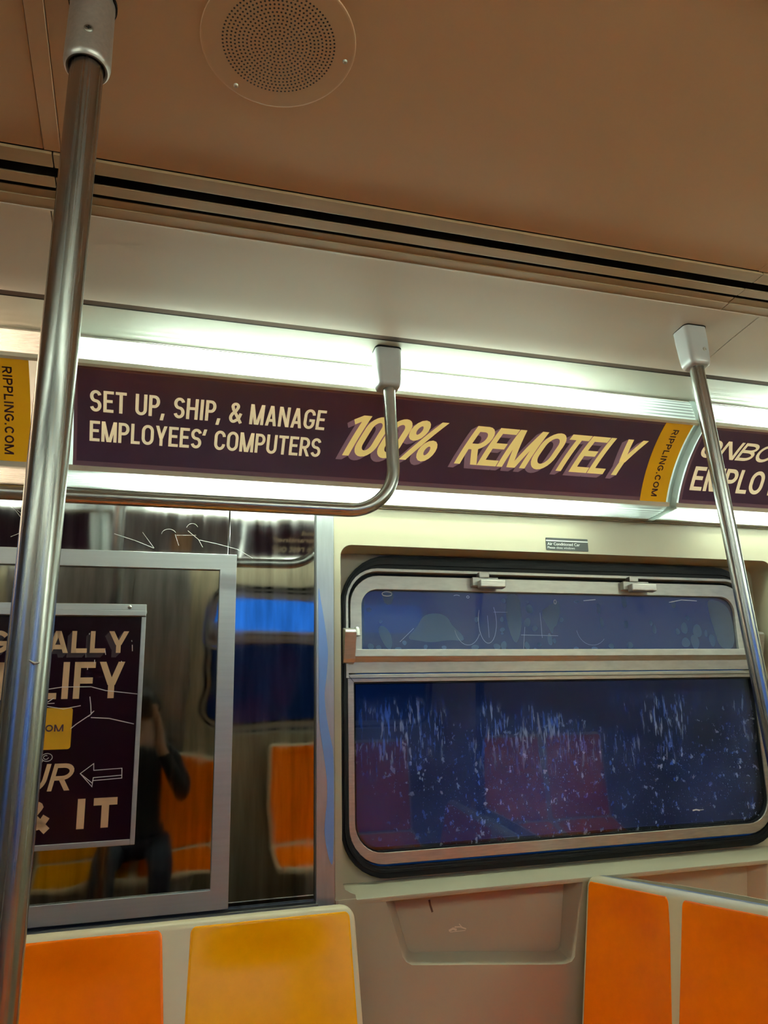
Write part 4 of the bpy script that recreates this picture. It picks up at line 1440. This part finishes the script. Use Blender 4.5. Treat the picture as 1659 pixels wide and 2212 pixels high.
def double_seat(loc, place, width, split, colours, label, rim=(0.014, 0.012), ztop=0.8875, arch=0.0, group='double seats'):
    """place(a, d, z) -> world point; a along the seat, d out from the backrest plane towards the sitter"""
    root = thing('double_seat', loc, label, 'seat', group)
    LEAN = 0.2

    def back(a, b, d):
        bend = 0.016 * math.sin(PI * min(1, max(0, (a % width) / width))) ** 2
        top = min(1.0, max(0.0, (ztop - b) / 0.10))
        return place(a, d + LEAN * (ztop - b) - bend * top * top * (3 - 2 * top), b + arch * math.sin(PI * a / (width * 2)))
    W2 = width * 2
    mb = MB()
    sheet_surface(mb, back, 0.0, W2, 0.40, ztop, 0.032, 0.01, 0.018, 0.012)
    sh = link('back_shell', mb, 'seat_shell', root, smooth=True, angle=60, label='cream moulded shell')
    for i in range(2):
        a0 = rim[0] if i == 0 else split[1]
        a1 = split[0] if i == 0 else W2 - rim[0]

        def pan(a, b, d, a0=a0, a1=a1, i=i):
            # the centre rib widens a little towards the top of the shell
            k = max(0.0, (b - 0.62) / (ztop - 0.62)) * 0.014
            s = (a - a0) / (a1 - a0)
            return back(a + (-k * s if i == 0 else k * (1 - s)), b, d)
        mb = MB()
        sheet_surface(mb, pan, a0, a1, 0.43, ztop - rim[1], 0.014, 0.02, 0.003, 0.006, front=0.0015)
        link('back_panel', mb, colours[i], root, smooth=True, angle=60, label='glossy amber panel' if colours[i] == 'seat_amber' else 'glossy orange panel')

    def seatp(a, b, d):
        return place(a, 0.10 + b, 0.435 - 0.05 * math.sin(PI * min(1, b / 0.40)) + 0.02 * b + d)
    mb = MB()
    sheet_surface(mb, seatp, 0.0, W2, 0.0, 0.42, 0.04, 0.01, 0.02, 0.014, nb=16)
    link('seat_pan', mb, 'seat_shell', root, smooth=True, angle=60)
    for i in range(2):
        mb = MB()
        a0 = 0.015 if i == 0 else width + 0.018
        a1 = width - 0.018 if i == 0 else W2 - 0.015
        sheet_surface(mb, seatp, a0, a1, 0.02, 0.405, 0.03, 0.03, 0.003, 0.006, nb=14, front=0.0015)
        link('seat_panel', mb, colours[i], root, smooth=True, angle=60)
    mb = MB()
    mb.box(width * 0.3, W2 - width * 0.3, 0.08, 0.36, 0.0, 0.375, fn=place)
    link('pedestal', mb, 'satin_steel', root, smooth=False, bevel=0.01)
    return root


# along the wall, under the steel panel
double_seat((0.075, 1.80, 0.0), lambda a, d, z: (-0.316 + a, 1.870 - d, z), 0.400, (0.3985, 0.4290), ('seat_orange', 'seat_amber'),
            'double seat below the poster, one orange and one amber panel')
# across the car under the window, back to back
double_seat((1.02, 1.53, 0.0), lambda a, d, z: (1.103 - d, 1.924 - a, z), 0.391, (0.3500, 0.3705), ('seat_orange', 'seat_orange'),
            'double seat set crosswise below the window, two orange panels facing left', ztop=0.894)
double_seat((1.33, 1.53, 0.0), lambda a, d, z: (1.214 + d, 1.924 - a, z), 0.391, (0.3850, 0.4050), ('seat_orange', 'seat_amber'),
            'double seat turned away, its cream rim showing behind the orange crosswise seat', ztop=0.882, arch=0.006)
mb = MB()
mb.box(1.1235, 1.1430, 1.295, 1.905, 0.45, 0.8925)
fl = link('seat_filler', mb, 'seat_filler', None, smooth=False, bevel=0.003)
tag(fl, 'thin grey metal strip between the backs of the two crosswise seats', 'strip')
# on the opposite side
for k, (x, cs, lab) in enumerate(((0.64, ('seat_orange', 'seat_orange'), 'all orange double seat across the aisle, glowing in the steel reflection'),
                                  (1.86, ('seat_orange', 'seat_orange'), 'orange double seat across the aisle, mirrored dark red in the window'),
                                  (-0.40, ('seat_amber', 'seat_orange'), 'amber and orange double seat across the aisle, under the photographer'))):
    double_seat((x + 0.4, CY - 1.80, 0.0), lambda a, d, z, x=x: (x + a, CY - 1.870 + d, z), 0.400, (0.385, 0.415), cs, lab)

# ================================================================== OUTSIDE
mb = MB()
mb.box(-9, 12, 3.6, 3.9, -1.2, 1.66)
mb.box(-9, 12, 2.2, 3.6, -1.2, -1.1)
tag(link('track_wall', mb, 'concrete', smooth=False), 'dark concrete wall beside the track, behind the dirty lower pane', 'wall')
mb = MB()
mb.box(-9, 12, -2.1, -1.8, -1.2, 1.36)
mb.box(-9, 12, -1.8, -0.6, -1.2, -1.1)
tag(link('track_wall', mb, 'concrete', smooth=False), 'dark low concrete wall outside the opposite windows, mirrored in the steel', 'wall')


# ================================================================== PHOTOGRAPHER (seen only as a dark reflection in the steel)
mat('skin', (0.42, 0.22, 0.13), 0.5)
mat('dark_cloth', (0.018, 0.016, 0.018), 0.85, bump=0.3, bscale=(60, 60, 60), bdist=0.002)
mat('denim', (0.02, 0.025, 0.045), 0.85)
mat('hair_dark', (0.015, 0.010, 0.008), 0.5)
mat('phone_black', (0.01, 0.01, 0.012), 0.15)
mat('eye_white', (0.7, 0.68, 0.64), 0.25)
mat('lip', (0.35, 0.13, 0.10), 0.45)


def skin_mesh(name, chains, root, material, parent, sub=2):
    """chains of (x, y, z, radius) joined where points coincide; grown into one continuous surface"""
    pts, idx, edges = [], {}, []
    for ch in chains:
        last = None
        for p in ch:
            k = tuple(round(v, 4) for v in p[:3])
            if k not in idx:
                idx[k] = len(pts)
                pts.append(p)
            if last is not None and last != idx[k]:
                edges.append((last, idx[k]))
            last = idx[k]
    off = wpos(parent)
    me = bpy.data.meshes.new(name)
    me.from_pydata([(p[0] - off.x, p[1] - off.y, p[2] - off.z) for p in pts], edges, [])
    o = bpy.data.objects.new(name, me)
    COL.objects.link(o)
    o.parent = parent
    m = o.modifiers.new('skin', 'SKIN')
    m.use_smooth_shade = True
    for i, p in enumerate(pts):
        r_ = p[3]
        me.skin_vertices[0].data[i].radius = (r_, p[4] if len(p) > 4 else r_)
    me.skin_vertices[0].data[idx[tuple(round(v, 4) for v in root)]].use_root = True
    s_ = o.modifiers.new('smooth', 'SUBSURF')
    s_.levels = sub
    s_.render_levels = sub
    me.materials.append(MATS[material])
    return o


pp = thing('person', (0.0, -0.08, 0.0), 'seated person in dark clothes holding up a phone, faintly mirrored in the steel panel', 'person')
hip, belly, chest, neck = (0, -0.075, 0.535), (0, -0.090, 0.68), (0, -0.110, 0.84), (0, -0.140, 0.985)
body = []
body.append([(*hip, .045), (*belly, .064), (*chest, .085), (0, -0.125, 0.935, .055), (*neck, .042), (0, -0.150, 1.035, .040)])
for sg in (1, -1):
    body.append([(*chest, .085), (sg * .085, -.112, .915, .052), (sg * .150, -.104, .905, .046), (sg * .185, -.055, .800, .040), (sg * .195, -.005, .715, .033),
                 (sg * .150, .000, .830, .032), (sg * .095, -.012, .955, .024), (sg * .066, -.020, 1.035, .019), (sg * .050, -.026, 1.070, .022)])
    body.append([(*hip, .045), (sg * .085, -.010, .520, .034), (sg * .110, .150, .505, .042), (sg * .120, .300, .490, .044), (sg * .120, .310, .300, .038),
                 (sg * .120, .300, .110, .030), (sg * .120, .305, .060, .032), (sg * .124, .400, .035, .026)])
    palm = (sg * .050, -.026, 1.070)
    for k, (dx, l) in enumerate(((-.000, .030), (.004, .034), (.006, .032), (.006, .025))):
        z = 1.080 + k * .016
        base = (sg * .049, -.027, z)
        body.append([(*palm, .022), (*base, .0085), (sg * (.049 - .004), -.040, z + .006, .0072), (sg * (.049 - .008 - l * .3), -.043, z + .008, .0066),
                     (sg * (.049 - .008 - l * .8), -.042, z + .009, .0055)])
    body.append([(*palm, .022), (sg * .046, -.036, 1.062, .0095), (sg * .036, -.046, 1.075, .0085), (sg * .028, -.048, 1.092, .007)])
bd = skin_mesh('body', body, hip, 'skin', pp)
# head with a face
hc = Vector((0, -0.163, 1.112))
mb = MB()
rows = []
for i in range(1, 24):
    th = PI * i / 24
    row = []
    for k in range(32):
        ph = 2 * PI * k / 32
        x, y, z = math.sin(th) * math.cos(ph), math.sin(th) * math.sin(ph), math.cos(th)
        w = 0.066 * (1 - 0.22 * max(0, -z) ** 1.3)
        px, py, pz = x * w, y * 0.082, z * 0.100
        if y > 0:
            face = max(0, y)
            py += 0.016 * face * math.exp(-((x) / 0.16) ** 2) * math.exp(-((z + 0.12) / 0.20) ** 2)      # nose
            py -= 0.008 * face * math.exp(-((abs(x) - 0.42) / 0.20) ** 2) * math.exp(-((z - 0.05) / 0.14) ** 2)   # eye sockets
            py += 0.006 * face * math.exp(-((x) / 0.3) ** 2) * math.exp(-((z + 0.72) / 0.16) ** 2)      # chin
            py += 0.004 * face * math.exp(-((x) / 0.3) ** 2) * math.exp(-((z + 0.46) / 0.08) ** 2)      # lips
        row.append(hc + Vector((px, py, pz)))
    rows.append(row)
mb.grid(rows, close_u=True)
mb.face(rows[0])
mb.face(rows[-1])
for sg in (1, -1):
    ear = []
    for i in range(7):
        a = PI * i / 6
        ear.append([hc + Vector((sg * (0.062 + 0.012 * math.sin(a)), -0.005 + 0.014 * math.sin(2 * PI * k / 10) * math.sin(a + .1) - 0.003, -0.005 + 0.026 * math.cos(a) + 0.004 * math.cos(2 * PI * k / 10)))
                    for k in range(10)])
    mb.grid(ear, close_u=True)
head = link('head', mb, 'skin', pp, smooth=True, angle=80)
mb = MB()
hr = []
for i in range(0, 14):
    th = PI * (0.02 + 0.62 * i / 13)
    row = []
    for k in range(32):
        ph = 2 * PI * k / 32
        t2 = th if math.sin(ph) < 0.15 else th * (1 - 0.42 * min(1, (math.sin(ph) - .15) / .3))
        row.append(hc + Vector((math.sin(t2) * math.cos(ph) * 0.074, math.sin(t2) * math.sin(ph) * 0.088 - 0.004, math.cos(t2) * 0.109)))
    hr.append(row)
mb.grid(hr, close_u=True)
mb.face(hr[0])
link('hair', mb, 'hair_dark', head, smooth=True, angle=80)
for sg in (1, -1):
    mb = MB()
    e = hc + Vector((sg * 0.026, 0.0655, 0.006))
    mb.grid([[e + Vector((0.0095 * math.sin(PI * i / 8) * math.cos(2 * PI * k / 12), 0.006 * math.cos(PI * i / 8), 0.0065 * math.sin(PI * i / 8) * math.sin(2 * PI * k / 12))) for k in range(12)] for i in range(9)], close_u=True)
    link('eye', mb, 'eye_white', head)
    mb = MB()
    mb.disc(e + Vector((0, 0.0062, 0)), (0, 1, 0), 0.0042, 14)
    link('iris', mb, 'hair_dark', head, smooth=False)
mb = MB()
mb.grid([[hc + Vector((0.020 * math.cos(2 * PI * k / 16), 0.0745 - 0.012 * math.cos(2 * PI * k / 16) ** 2 + d, -0.046 + 0.006 * math.sin(2 * PI * k / 16))) for k in range(16)] for d in (-0.006, 0.004)], close_u=True)
mb.face([hc + Vector((0.020 * math.cos(2 * PI * k / 16), 0.0785 - 0.012 * math.cos(2 * PI * k / 16) ** 2, -0.046 + 0.006 * math.sin(2 * PI * k / 16))) for k in range(16)])
link('mouth', mb, 'lip', head)
top = [[(0, -0.080, 0.560, .118), (0, -0.083, 0.600, .117), (*belly, .108), (*chest, .114), (0, -0.120, 0.925, .076), (0, -0.132, 0.955, .054)]]
for sg in (1, -1):
    top.append([(*chest, .114), (sg * .085, -.112, .915, .070), (sg * .150, -.104, .905, .060), (sg * .185, -.055, .800, .048), (sg * .195, -.005, .715, .041),
                (sg * .150, .000, .830, .040), (sg * .105, -.010, .935, .031)])
skin_mesh('shirt', top, belly, 'dark_cloth', pp)
leg = [[(0, -0.085, 0.640, .098), (0, -0.080, 0.590, .104), (*hip, .112), (0, -0.060, 0.480, .095)]]
for sg in (1, -1):
    leg.append([(*hip, .112), (sg * .085, -.010, .520, .094), (sg * .110, .150, .505, .070), (sg * .120, .300, .490, .058), (sg * .120, .310, .300, .052), (sg * .120, .300, .110, .045)])
skin_mesh('trousers', leg, hip, 'denim', pp)
for sg in (1, -1):
    mb = MB()
    rows = []
    for (y, z0, hh, w) in ((.262, 0.0, .060, .026), (.275, 0.0, .080, .034), (.320, 0.0, .085, .036), (.370, 0.0, .060, .038), (.420, 0.0, .045, .038), (.450, 0.0, .030, .028)):
        rows.append([(sg * .123 + w * math.cos(2 * PI * k / 16), y, max(0.001, hh / 2 + hh / 2 * math.sin(2 * PI * k / 16) * 1.1)) for k in range(16)])
    mb.grid(rows, close_u=True)
    mb.face(rows[0])
    mb.face(rows[-1])
    link('shoe', mb, 'dark', pp)
mb = MB()
mb.prism(rrect(-0.036, 0.036, 1.055, 1.190, 0.009), -0.040, -0.033, lambda a, b, d: (a, d, b))
ph = link('phone', mb, 'phone_black', None, smooth=True, angle=40, bevel=0.001)
tag(ph, 'black phone held upright in both hands of the seated person', 'phone')
